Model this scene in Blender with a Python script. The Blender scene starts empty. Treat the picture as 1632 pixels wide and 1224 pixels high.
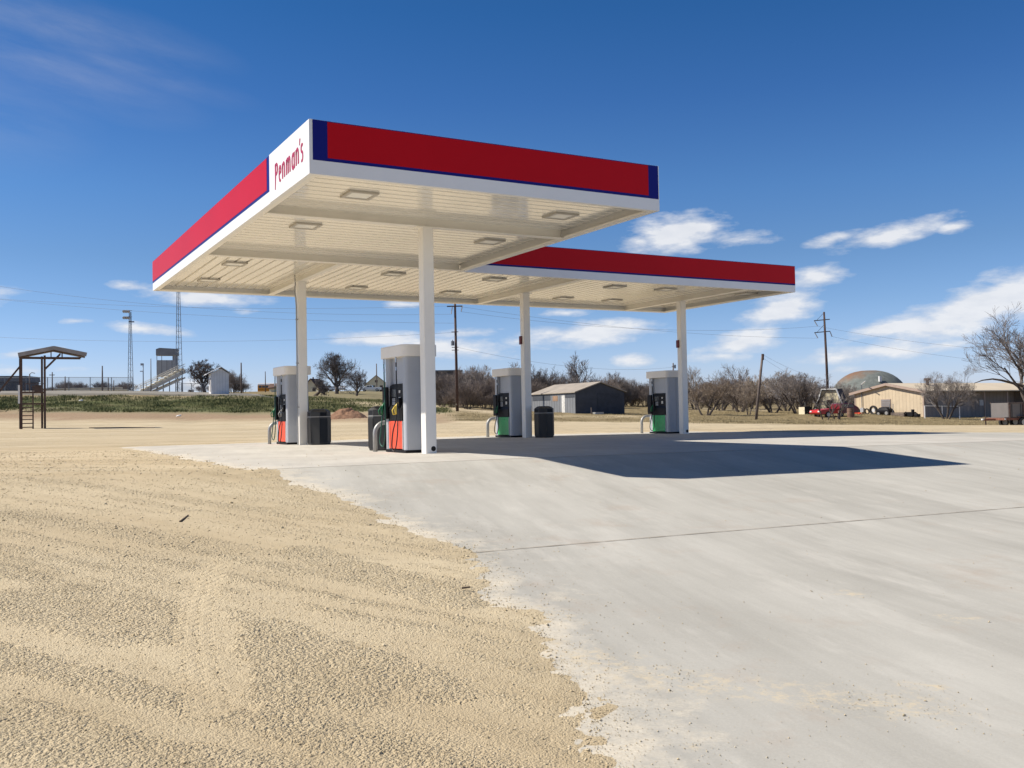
import bpy, bmesh, math, random
import numpy as np
from mathutils import Vector, Matrix

random.seed(7)
rng = np.random.default_rng(11)
scene = bpy.context.scene
COL = scene.collection
R = math.radians

# ------------------------------------------------------------------ camera model (photo 1632 x 1224)
F_PX, CX, CY = 1530.0, 816.0, 612.0
PITCH, ROLL, CAM_Z = R(1.715), R(1.083), 0.83

def ray(x, y):
    dx, dy = (x - CX) / F_PX, -(y - CY) / F_PX
    c, s = math.cos(ROLL), math.sin(ROLL)
    a, b = c * dx + s * dy, -s * dx + c * dy
    cp, sp = math.cos(PITCH), math.sin(PITCH)
    return (a, cp - sp * b, sp + cp * b)

def at_d(x, y, d):
    r = ray(x, y); t = d / r[1]
    return Vector((r[0] * t, d, CAM_Z + r[2] * t))

def at_z(x, y, z):
    r = ray(x, y); t = (z - CAM_Z) / r[2]
    return Vector((r[0] * t, r[1] * t, z))

def project(x, y, z):          # numpy arrays -> photo pixels
    z = z - CAM_Z
    cp, sp = math.cos(PITCH), math.sin(PITCH)
    fw = cp * y + sp * z; up = -sp * y + cp * z
    fw = np.where(np.abs(fw) < 1e-3, 1e-3, fw)
    a, b = x / fw, up / fw
    c, s = math.cos(ROLL), math.sin(ROLL)
    return CX + F_PX * (c * a - s * b), CY - F_PX * (s * a + c * b)

# canopy frame: u along the front edge, v away from the camera
TH = R(29.2)
A0 = (-3.27, 15.77)
UX, UY = math.cos(TH), math.sin(TH)
def uv(u, v):
    return (A0[0] + u * UX - v * UY, A0[1] + u * UY + v * UX)

# ------------------------------------------------------------------ noise
def _hash(i, j, seed):
    n = (i.astype(np.int64) * 374761393 + j.astype(np.int64) * 668265263 + seed * 1442695041) & 0x7fffffff
    n = ((n ^ (n >> 13)) * 1274126177) & 0x7fffffff
    n = (n ^ (n >> 16)) & 0x7fffffff
    return n / 0x7fffffff
def vnoise(x, y, seed=0):
    x = np.asarray(x, float); y = np.asarray(y, float)
    i, j = np.floor(x), np.floor(y); fx, fy = x - i, y - j
    fx = fx * fx * (3 - 2 * fx); fy = fy * fy * (3 - 2 * fy)
    a = _hash(i, j, seed); b = _hash(i + 1, j, seed); c = _hash(i, j + 1, seed); d = _hash(i + 1, j + 1, seed)
    return (a * (1 - fx) + b * fx) * (1 - fy) + (c * (1 - fx) + d * fx) * fy
def fbm(x, y, seed=0, o=4):
    t = 0; w = 0.5; n = 0
    for k in range(o):
        t = t + w * vnoise(np.asarray(x) * 2 ** k, np.asarray(y) * 2 ** k, seed + k); n += w; w *= .5
    return t / n
def sstep(a, b, x):
    t = np.clip((np.asarray(x, float) - a) / (b - a), 0, 1)
    return t * t * (3 - 2 * t)

# ------------------------------------------------------------------ terrain
CTRL = [  # photo pixel of a point on the ground and how far away it lies
    (62, 683, 73), (-150, 686, 73), (270, 682, 75), (420, 681, 78), (100, 669, 93), (300, 669, 93), (-150, 671, 93), (450, 669, 93),
    (0, 657, 105), (200, 656, 105), (400, 655, 106), (-200, 658, 105),
    (0, 630, 118), (200, 629.5, 118), (400, 631, 119), (-200, 631, 118),
    (0, 627.5, 190), (208, 628, 200), (330, 628, 200), (-250, 628, 190), (420, 626, 280), (350, 629.5, 126),
    (560, 668, 82), (640, 668, 82), (500, 652, 108), (600, 652, 110), (560, 640, 125), (650, 641, 130), (540, 626, 195), (570, 623, 270), (640, 626, 220),
    (729, 655, 105), (780, 658, 100), (850, 652, 118), (925, 660, 100), (1000, 661, 103), (760, 668, 85), (900, 671, 80), (1000, 672, 80),
    (1125, 663, 96), (1207, 671, 86), (1270, 659, 104), (1363, 659, 102), (1473, 666, 95), (1600, 677, 70), (1300, 674, 74), (1140, 671, 76),
    (1632, 668, 98), (1800, 672, 95), (1610, 682, 60), (1850, 690, 60), (1330, 664, 95),
    (1000, 645, 190), (1200, 648, 190), (1400, 648, 185), (1600, 652, 190), (800, 640, 200)]
_p = [at_d(*c) for c in CTRL]
CP = np.array([[q.x, q.y, q.z] for q in _p])
ANCH = np.array([[-500, 300, 8], [-300, 600, 9], [0, 700, 8], [400, 600, 1], [600, 200, -2], [60, 60, -.6], [90, 30, -1.0], [-90, 40, .3],
                 [-60, 0, -.4], [-60, 45, .15], [-30, 50, .12], [0, 52, .0], [15, 52, -.15], [32, 52, -.4], [0, 1400, 8], [-1400, 0, 2], [1400, 0, -2]])
CP = np.vstack([CP, ANCH])
def _kern(r): return r
_D = np.sqrt(((CP[:, None, :2] - CP[None, :, :2]) ** 2).sum(-1))
_n = len(CP)
_M = np.zeros((_n + 3, _n + 3)); _M[:_n, :_n] = _kern(_D) - np.eye(_n) * .35
_M[:_n, _n] = 1; _M[:_n, _n + 1:] = CP[:, :2]; _M[_n, :_n] = 1; _M[_n + 1:, :_n] = CP[:, :2].T
_W = np.linalg.solve(_M, np.concatenate([CP[:, 2], [0, 0, 0]]))
def far_z(x, y):
    x = np.asarray(x, float); y = np.asarray(y, float)
    out = _W[_n] + _W[_n + 1] * x + _W[_n + 2] * y
    for k in range(_n):
        out = out + _W[k] * np.sqrt((x - CP[k, 0]) ** 2 + (y - CP[k, 1]) ** 2)
    return out
def near_z(x, y):
    q = -(-(x - A0[0]) * UY + (y - A0[1]) * UX)           # towards the camera from the pad's front edge
    t = np.clip(q / 15.0, 0, 1)
    z = -.77 * (1 - (1 - t) ** 2)
    sp = np.log1p(np.exp(np.clip(x, -30, 30) * .8)) / .8
    return z - .0105 * np.minimum(sp, 30)
def T(x, y):
    x = np.asarray(x, float); y = np.asarray(y, float)
    w = sstep(38, 60, y + .15 * np.abs(x))
    w = np.maximum(w, sstep(45, 70, np.abs(x))); w = np.where(y < -20, np.maximum(w, sstep(20, 60, -y)), w)
    return near_z(x, y) * (1 - w) + far_z(x, y) * w
def Tz(x, y): return float(T(np.array([x]), np.array([y]))[0])
def ground_px(px, py):                                      # where a pixel's ray meets the terrain
    r = ray(px, py); t = 1.0; prev = 1.0
    while t < 400:
        if CAM_Z + r[2] * t < Tz(r[0] * t, r[1] * t):
            lo, hi = prev, t
            for _ in range(25):
                m = (lo + hi) / 2
                if CAM_Z + r[2] * m < Tz(r[0] * m, r[1] * m): hi = m
                else: lo = m
            return (r[0] * hi, r[1] * hi)
        prev = t; t *= 1.02
    return (r[0] * t, r[1] * t)
def spot(px, d):                                            # a place on the ground at a bearing and distance
    r = ray(px, 650); x = r[0] / r[1] * d
    return Vector((x, d, Tz(x, d)))

# concrete outline
EDGE_PX = [(417, 745), (452, 758), (490, 773), (530, 790), (580, 812), (625, 832), (680, 856), (735, 880), (762, 916), (800, 960),
           (838, 1005), (862, 1055), (915, 1112), (950, 1160), (992, 1224), (1040, 1300)]
CONC = [uv(-.9, 16.35), uv(-1.0, .1)] + [ground_px(*p) for p in EDGE_PX]
CONC += [(CONC[-1][0] + 2.0, -6), (70, -6), (70, 8), (34, 25), (17.5, 33.2), (12, 36.6), (7.6, 39.9)]
CONC_A = np.array(CONC)
def sd_conc(x, y):           # signed distance, positive outside the concrete
    x = np.asarray(x, float); y = np.asarray(y, float)
    best = np.full(x.shape, 1e9); inside = np.zeros(x.shape, bool)
    n = len(CONC_A)
    for k in range(n):
        ax, ay = CONC_A[k]; bx, by = CONC_A[(k + 1) % n]
        ex, ey = bx - ax, by - ay
        t = np.clip(((x - ax) * ex + (y - ay) * ey) / (ex * ex + ey * ey), 0, 1)
        best = np.minimum(best, (x - ax - t * ex) ** 2 + (y - ay - t * ey) ** 2)
        cond = (ay > y) != (by > y)
        with np.errstate(divide='ignore', invalid='ignore'):
            xi = ex * (y - ay) / (ey if ey != 0 else 1e-9) + ax
        inside ^= cond & (x < xi)
    d = np.sqrt(best)
    return np.where(inside, -d, d)

# loose-gravel streaks: directions and bands on the lot
def _dir(p0, p1):
    a, b = ground_px(*p0), ground_px(*p1); v = np.array([b[0] - a[0], b[1] - a[1]]); return v / np.hypot(*v)
STREAK = _dir((0, 985), (300, 1130))
def loose(x, y):
    """0 = rolled smooth, 1 = loose windrow of stones"""
    s = x * STREAK[0] + y * STREAK[1]; p = -x * STREAK[1] + y * STREAK[0]
    p = p + .010 * (s - 3) ** 2 + .35 * (fbm(s * .15, p * .3, 5, 2) - .5) * 2
    n = fbm(p * 1.7, s * .10, 21, 4); nf = fbm(p * 6.0, s * .16, 27, 3)
    n2 = fbm(x * .9, y * .9, 31, 4); g = fbm(x * 5, y * 5, 37, 3)
    v = np.clip(.34 + (n - .5) * 1.05 + (nf - .5) * 1.6 + (n2 - .5) * .7 + (g - .5) * .5, .02, .95)
    for (q0, q1, w, val) in LOOSE_SEG:
        ex, ey = q1[0] - q0[0], q1[1] - q0[1]
        t = np.clip(((x - q0[0]) * ex + (y - q0[1]) * ey) / (ex * ex + ey * ey), 0, 1)
        d = np.hypot(x - q0[0] - t * ex, y - q0[1] - t * ey) + .22 * (fbm(x * 2.5, y * 2.5, 41, 3) - .5) + .12 * (fbm(x * 11, y * 11, 43, 2) - .5)
        m = (1 - sstep(w * .72, w * 1.05, d)) * .9
        v = v * (1 - m) + (val * (.68 + .45 * g) + .05) * m
    # tread of one turning tyre pressed across the loose patch
    for k in range(len(TREAD) - 1):
        (ax, ay), (bx, by) = TREAD[k], TREAD[k + 1]; ex, ey = bx - ax, by - ay; L2 = ex * ex + ey * ey
        t = ((x - ax) * ex + (y - ay) * ey) / L2; off = (-(x - ax) * ey + (y - ay) * ex) / math.sqrt(L2)
        m = (t >= 0) * (t < 1) * (1 - sstep(.115, .135, np.abs(off)))
        v = np.where(m > 0, v * (1 - m) + m * (.04 + .40 * sstep(.2, .95, np.cos(off * 2 * math.pi / .09))), v)
    return v
def _g(*p): return ground_px(*p)
TREAD = [_g(*q_) for q_ in ((345, 900), (330, 930), (318, 965), (312, 1000), (314, 1040), (322, 1085), (338, 1140))]
LOOSE_SEG = [(_g(60, 960), _g(270, 1000), .55, .95), (_g(360, 1010), _g(520, 1100), .42, 1.0), (_g(430, 1010), _g(500, 1060), .38, 1.0),
             (_g(322, 935), _g(345, 1130), .2, .02), (_g(0, 1060), _g(280, 1130), .15, .9), (_g(0, 1150), _g(330, 1224), .4, .85),
             (_g(0, 1005), _g(400, 1130), .13, .1), (_g(0, 1090), _g(430, 1200), .14, .1), (_g(560, 1030), _g(720, 1110), .2, .95),
             (_g(400, 950), _g(900, 1120), .2, .15), (_g(480, 880), _g(740, 960), .3, .8)]

# ------------------------------------------------------------------ mesh builder
class MB:
    def __init__(s): s.v = []; s.f = []
    def add(s, vs, fs):
        o = len(s.v); s.v += [tuple(p) for p in vs]; s.f += [tuple(i + o for i in f) for f in fs]; return s
    def box(s, x0, x1, y0, y1, z0, z1):
        vs = [(x0, y0, z0), (x1, y0, z0), (x1, y1, z0), (x0, y1, z0), (x0, y0, z1), (x1, y0, z1), (x1, y1, z1), (x0, y1, z1)]
        return s.add(vs, [(3, 2, 1, 0), (4, 5, 6, 7), (0, 1, 5, 4), (1, 2, 6, 5), (2, 3, 7, 6), (3, 0, 4, 7)])
    def beam(s, p, q, w, h, up=(0, 0, 1)):
        p, q = Vector(p), Vector(q); d = (q - p).normalized(); upv = Vector(up)
        if abs(d.dot(upv)) > .98: upv = Vector((0, 1, 0))
        a = d.cross(upv).normalized() * w / 2; b = a.cross(d).normalized() * h / 2
        vs = [p - a - b, p + a - b, p + a + b, p - a + b, q - a - b, q + a - b, q + a + b, q - a + b]
        return s.add(vs, [(3, 2, 1, 0), (4, 5, 6, 7), (0, 1, 5, 4), (1, 2, 6, 5), (2, 3, 7, 6), (3, 0, 4, 7)])
    def tube(s, pts, rad, n=8, cap=True):
        pts = [Vector(p) for p in pts]
        if not hasattr(rad, '__len__'): rad = [rad] * len(pts)
        o = len(s.v); d0 = (pts[1] - pts[0]).normalized()
        ref = Vector((0, 0, 1)) if abs(d0.z) < .9 else Vector((1, 0, 0))
        a = d0.cross(ref).normalized()
        for i, p in enumerate(pts):
            if i == 0: d = pts[1] - p
            elif i == len(pts) - 1: d = p - pts[i - 1]
            else: d = pts[i + 1] - pts[i - 1]
            d.normalize(); a = (a - d * a.dot(d)).normalized(); b = d.cross(a)
            for k in range(n):
                t = 2 * math.pi * k / n
                s.v.append(tuple(p + (a * math.cos(t) + b * math.sin(t)) * rad[i]))
        for i in range(len(pts) - 1):
            for k in range(n):
                k2 = (k + 1) % n
                s.f.append((o + i * n + k, o + i * n + k2, o + (i + 1) * n + k2, o + (i + 1) * n + k))
        if cap:
            s.f.append(tuple(o + k for k in range(n))[::-1]); e = o + (len(pts) - 1) * n
            s.f.append(tuple(e + k for k in range(n)))
        return s
    def prism(s, poly, z0, z1):               # polygon in xy, extruded in z
        n = len(poly); vs = [(x, y, z0) for x, y in poly] + [(x, y, z1) for x, y in poly]
        fs = [tuple(range(n))[::-1], tuple(range(n, 2 * n))] + [(i, (i + 1) % n, n + (i + 1) % n, n + i) for i in range(n)]
        return s.add(vs, fs)
    def prism_y(s, poly, y0, y1):             # polygon in xz, extruded in y
        n = len(poly); vs = [(x, y0, z) for x, z in poly] + [(x, y1, z) for x, z in poly]
        fs = [tuple(range(n)), tuple(range(n, 2 * n))[::-1]] + [(i, n + i, n + (i + 1) % n, (i + 1) % n) for i in range(n)]
        return s.add(vs, fs)
    def loft(s, rings, cap=True):
        n = len(rings[0]); o = len(s.v)
        for r_ in rings: s.v += [tuple(p) for p in r_]
        for i in range(len(rings) - 1):
            for k in range(n):
                s.f.append((o + i * n + k, o + i * n + (k + 1) % n, o + (i + 1) * n + (k + 1) % n, o + (i + 1) * n + k))
        if cap:
            s.f.append(tuple(o + k for k in range(n))[::-1]); e = o + (len(rings) - 1) * n; s.f.append(tuple(e + k for k in range(n)))
        return s
    def mesh(s, name):
        me = bpy.data.meshes.new(name); me.from_pydata(s.v, [], s.f); me.update(); return me

def rrect(hx, hy, r, n=5):
    pts = []
    for (sx, sy, a0) in ((1, 1, 0), (-1, 1, 90), (-1, -1, 180), (1, -1, 270)):
        for k in range(n + 1):
            a = R(a0 + 90 * k / n); pts.append((sx * (hx - r) + r * math.cos(a), sy * (hy - r) + r * math.sin(a)))
    return pts

def obj(name, mb, mat, parent=None, bevel=0, smooth=False, label=None):
    me = mb.mesh(name) if isinstance(mb, MB) else mb
    if mat is not None and not me.materials: me.materials.append(mat)
    o = bpy.data.objects.new(name, me); COL.objects.link(o)
    if parent is not None: o.parent = parent
    bm = bmesh.new(); bm.from_mesh(me); bmesh.ops.recalc_face_normals(bm, faces=bm.faces); bm.to_mesh(me); bm.free()
    if bevel:
        m = o.modifiers.new('bevel', 'BEVEL'); m.width = bevel; m.segments = 2; m.limit_method = 'ANGLE'
    if smooth:
        for p in me.polygons: p.use_smooth = True
    if label: o['label'] = label
    return o
def thing(name, label, cat, loc=(0, 0, 0), rotz=0, group=None):
    o = bpy.data.objects.new(name, None); COL.objects.link(o); o.empty_display_size = .3
    o.location = loc; o.rotation_euler = (0, 0, rotz); o['label'] = label; o['category'] = cat
    if group: o['group'] = group
    return o
def tag(o, label, cat, group=None, kind=None):
    o['label'] = label; o['category'] = cat
    if group: o['group'] = group
    if kind: o['kind'] = kind
    return o
def struct(o): o['kind'] = 'structure'; return o
def dup(root, loc, rotz, label, group=None, scale=None):
    r = root.copy(); COL.objects.link(r); r.location = loc; r.rotation_euler = (0, 0, rotz)
    r['label'] = label
    if group: r['group'] = group
    if scale is not None: r.scale = scale
    for ch in list(root.children):
        c = ch.copy(); COL.objects.link(c); c.parent = r
        for g in list(ch.children):
            d = g.copy(); COL.objects.link(d); d.parent = c
    return r

# ------------------------------------------------------------------ materials
def mat(name, col, rough=.6, metal=0, spec=.5, var=.0, vscale=3.0, bump=0, bscale=40, coat=0, col2=None, dist=.02):
    m = bpy.data.materials.new(name); m.use_nodes = True; nt = m.node_tree; N = nt.nodes; L = nt.links
    b = N['Principled BSDF']; b.inputs['Roughness'].default_value = rough; b.inputs['Metallic'].default_value = metal
    b.inputs['Specular IOR Level'].default_value = spec; b.inputs['Coat Weight'].default_value = coat; b.inputs['Coat Roughness'].default_value = .06
    b.inputs['Base Color'].default_value = (*col, 1)
    if var or col2:
        tc = N.new('ShaderNodeTexCoord'); nz = N.new('ShaderNodeTexNoise'); nz.inputs['Scale'].default_value = vscale; nz.inputs['Detail'].default_value = 6
        nz.inputs['Roughness'].default_value = .65
        L.new(tc.outputs['Object'], nz.inputs['Vector'])
        cr = N.new('ShaderNodeValToRGB'); cr.color_ramp.elements[0].position = .32; cr.color_ramp.elements[1].position = .68
        c2 = col2 or tuple(min(1, c * (1 + var)) for c in col); c1 = col if col2 else tuple(c * (1 - var) for c in col)
        cr.color_ramp.elements[0].color = (*c1, 1); cr.color_ramp.elements[1].color = (*c2, 1)
        L.new(nz.outputs['Fac'], cr.inputs['Fac']); L.new(cr.outputs['Color'], b.inputs['Base Color'])
    if bump:
        tc2 = N.new('ShaderNodeTexCoord'); n2 = N.new('ShaderNodeTexNoise'); n2.inputs['Scale'].default_value = bscale; n2.inputs['Detail'].default_value = 4
        bp = N.new('ShaderNodeBump'); bp.inputs['Strength'].default_value = bump; bp.inputs['Distance'].default_value = dist
        L.new(tc2.outputs['Object'], n2.inputs['Vector']); L.new(n2.outputs['Fac'], bp.inputs['Height']); L.new(bp.outputs['Normal'], b.inputs['Normal'])
    return m

M = {}
M['white'] = mat('white paint', (.80, .80, .79), .35, var=.03, vscale=.8)
M['deck'] = mat('gloss cream deck', (.90, .868, .795), .16, spec=.7, var=.02, vscale=.5, coat=.8)
M['beam'] = mat('beam paint', (.86, .83, .76), .4, var=.04, vscale=1.5)
M['column'] = mat('column paint', (.86, .83, .77), .38, var=.03, vscale=1.2, bump=.04, bscale=8)
M['red'] = mat('red fascia', (.50, .003, .008), .38, coat=0, var=.05, vscale=.35, spec=.14)
M['blue'] = mat('blue fascia', (.006, .008, .17), .40, coat=0, var=.05, vscale=.5, spec=.2)
M['lens'] = mat('light lens', (.86, .86, .82), .25)
M['frame'] = mat('light frame', (.46, .43, .38), .4)
M['pumpgrey'] = mat('pump silver panel', (.42, .44, .475), .42, metal=.05, var=.05, vscale=1.5)
M['pumpend'] = mat('pump end panel', (.38, .40, .43), .40, metal=.05, var=.08, vscale=1.2)
M['hood'] = mat('pump hood', (.86, .81, .73), .5, var=.03, vscale=1.5)
M['black'] = mat('black plastic', (.010, .010, .012), .55, spec=.2, var=.2, vscale=4)
M['rubber'] = mat('hose rubber', (.014, .014, .015), .5, var=.1)
M['greenhose'] = mat('green hose', (.015, .09, .06), .5, var=.1)
M['orange'] = mat('orange door', (.78, .085, .035), .4, var=.06, vscale=2)
M['green'] = mat('green door', (.012, .36, .10), .4, var=.08, vscale=2)
M['greennoz'] = mat('green nozzle', (.01, .14, .05), .45, var=.1)
M['yellow'] = mat('yellow nozzle', (.75, .55, .08), .45, var=.08)
M['steel'] = mat('brushed steel', (.55, .55, .54), .35, metal=.9, var=.06)
M['galv'] = mat('galvanised pipe', (.36, .36, .35), .45, metal=.35, var=.1, vscale=5)
M['screen'] = mat('display glass', (.06, .065, .07), .2, spec=.3)
M['paper'] = mat('sticker', (.62, .60, .55), .5, var=.1)
M['bin'] = mat('bin charcoal', (.045, .045, .045), .5, spec=.3, var=.08, vscale=2)
M['binglass'] = mat('bin dark panel', (.010, .010, .012), .3, spec=.3, var=.15, vscale=4)
M['hole'] = mat('dark hole', (.006, .006, .006), .8)
M['redbox'] = mat('red cabinet', (.15, .02, .022), .5, var=.08)
M['rust'] = mat('rusty steel', (.085, .052, .042), .75, var=.35, vscale=6)
M['rustlt'] = mat('rusty orange frame', (.20, .08, .05), .75, var=.35, vscale=8)
M['tin'] = mat('weathered tin', (.30, .28, .27), .5, metal=.3, var=.2, vscale=1.2)
M['lattice'] = mat('grey lattice steel', (.16, .18, .21), .5, metal=.3, var=.15)
M['wood_pole'] = mat('creosote pole', (.075, .042, .032), .85, var=.3, vscale=2.5, bump=.3, bscale=12)
M['wood_grey'] = mat('weathered pole', (.14, .11, .095), .85, var=.3, vscale=2.5, bump=.3, bscale=12)
M['wire'] = mat('wire', (.16, .17, .20), .5, var=.05)
M['porcelain'] = mat('insulator', (.42, .43, .45), .3, var=.1)
M['alu'] = mat('aluminium planks', (.72, .68, .58), .5, metal=.0, var=.1, vscale=2)
M['boxwall'] = mat('press box siding', (.38, .38, .38), .6, var=.14, vscale=.9)
M['boxroof'] = mat('press box roof', (.22, .225, .24), .6, var=.12, vscale=.9)
M['hutwall'] = mat('hut white wall', (.70, .70, .70), .6, var=.06, vscale=1.2)
M['hutroof'] = mat('hut roof', (.62, .62, .62), .55, var=.1, vscale=1)
M['glass'] = mat('dark window glass', (.02, .025, .03), .1, spec=.7, var=.1)
M['cream'] = mat('cream siding', (.72, .64, .45), .65, var=.06, vscale=.8)
M['beige'] = mat('beige metal siding', (.63, .52, .375), .5, var=.05, vscale=.5)
M['beigeshade'] = mat('shaded beige rear siding', (.30, .27, .26), .6, var=.1, vscale=.6)  # beige siding darkened to stand for shade
M['roofcream'] = mat('cream metal roof', (.72, .60, .42), .5, var=.06, vscale=.4)
M['trimtan'] = mat('tan trim', (.40, .30, .24), .6, var=.08)
M['shedwall'] = mat('grey shed boards', (.26, .275, .285), .8, var=.25, vscale=2.2)
M['shedgable'] = mat('shade painted shed gable', (.055, .062, .075), .8, var=.2, vscale=1.4)  # shed boards with shade put into the colour
M['shedroof'] = mat('tan shed roof', (.36, .31, .25), .75, var=.16, vscale=.8)
M['brownroof'] = mat('brown shingles', (.13, .075, .055), .85, var=.2, vscale=1)
M['doorwhite'] = mat('peeling white door', (.62, .61, .57), .7, var=.25, vscale=4)
M['plank'] = mat('bare plank', (.30, .19, .12), .8, var=.2)
M['busyellow'] = mat('bus yellow', (.70, .28, .015), .4, var=.06)
M['carwhite'] = mat('white car paint', (.72, .72, .72), .25, coat=.5, var=.03)
M['cargrey'] = mat('grey car paint', (.20, .21, .23), .25, coat=.5, var=.05)
M['carred'] = mat('faded red paint', (.50, .018, .012), .4, coat=.2, var=.18, vscale=2)
M['carmaroon'] = mat('maroon car rear', (.16, .012, .02), .4, coat=.2, var=.2, vscale=2)
M['tyre'] = mat('tyre rubber', (.02, .02, .02), .8, var=.2)
M['rim'] = mat('wheel rim', (.45, .44, .42), .4, metal=.5, var=.1)
M['bark'] = mat('dark bark', (.085, .068, .058), .9, var=.35, vscale=3)
M['twig'] = mat('bare twigs', (.26, .225, .20), .9, var=.3, vscale=.9)
M['twigdark'] = mat('dark bare twigs', (.14, .118, .108), .9, var=.25, vscale=.9)
M['twigbrown'] = mat('brown bare brush', (.235, .19, .16), .9, var=.3, vscale=.6)
M['twigtan'] = mat('tan bare brush', (.31, .25, .19), .9, var=.3, vscale=.6)
M['leafgreen'] = mat('dull green leaves', (.07, .10, .03), .8, var=.4, vscale=2)
M['dirtred'] = mat('red brown dirt', (.26, .145, .085), .95, var=.3, vscale=2.0, bump=.6, bscale=9, dist=.1)
M['dome'] = mat('grey green dome shell', (.135, .15, .14), .8, var=.22, vscale=.7)
M['white2'] = mat('white trim', (.74, .74, .73), .5, var=.05)
M['darkwood'] = mat('dark brown boards', (.075, .05, .042), .8, var=.25)
M['asphalt'] = mat('pale old road', (.26, .235, .19), .9, var=.12, vscale=.6)
M['stick'] = mat('dry stick', (.09, .065, .045), .9, var=.2)
M['barrel'] = mat('rusty barrel', (.19, .11, .075), .7, var=.4, vscale=3)

def mk(name):
    m = bpy.data.materials.new(name); m.use_nodes = True; nt = m.node_tree
    return m, nt, nt.nodes, nt.links, nt.nodes['Principled BSDF']
def noise_node(N, L, vec, scale, detail=5, rough=.6, vscale=None, rot=0):
    if vscale is not None:
        mp = N.new('ShaderNodeMapping'); mp.vector_type = 'TEXTURE'; mp.inputs['Scale'].default_value = tuple(1 / q_ for q_ in vscale); mp.inputs['Rotation'].default_value = (0, 0, rot); L.new(vec, mp.inputs['Vector']); vec = mp.outputs['Vector']
    n = N.new('ShaderNodeTexNoise'); n.inputs['Scale'].default_value = scale; n.inputs['Detail'].default_value = detail; n.inputs['Roughness'].default_value = rough
    L.new(vec, n.inputs['Vector']); return n.outputs['Fac']
def ramp(N, L, fac, a, b, ca, cb):
    r_ = N.new('ShaderNodeValToRGB'); e = r_.color_ramp.elements; e[0].position = a; e[1].position = b; e[0].color = (*ca, 1); e[1].color = (*cb, 1)
    L.new(fac, r_.inputs['Fac']); return r_.outputs['Color']
def mix(N, L, fac, a, b, mode='MIX'):
    m = N.new('ShaderNodeMix'); m.data_type = 'RGBA'; m.blend_type = mode
    if hasattr(fac, 'is_linked') or hasattr(fac, 'links'): L.new(fac, m.inputs[0])
    else: m.inputs[0].default_value = fac
    for s, v in ((6, a), (7, b)):
        if hasattr(v, 'links'): L.new(v, m.inputs[s])
        else: m.inputs[s].default_value = (*v, 1)
    return m.outputs[2]
def math_n(N, L, op, a, b=0.0, clamp=False):
    m = N.new('ShaderNodeMath'); m.operation = op; m.use_clamp = clamp
    for i, v in enumerate((a, b)):
        if hasattr(v, 'links'): L.new(v, m.inputs[i])
        else: m.inputs[i].default_value = v
    return m.outputs[0]
def attr(N, name):
    a = N.new('ShaderNodeAttribute'); a.attribute_name = name; return a.outputs['Fac']

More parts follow.
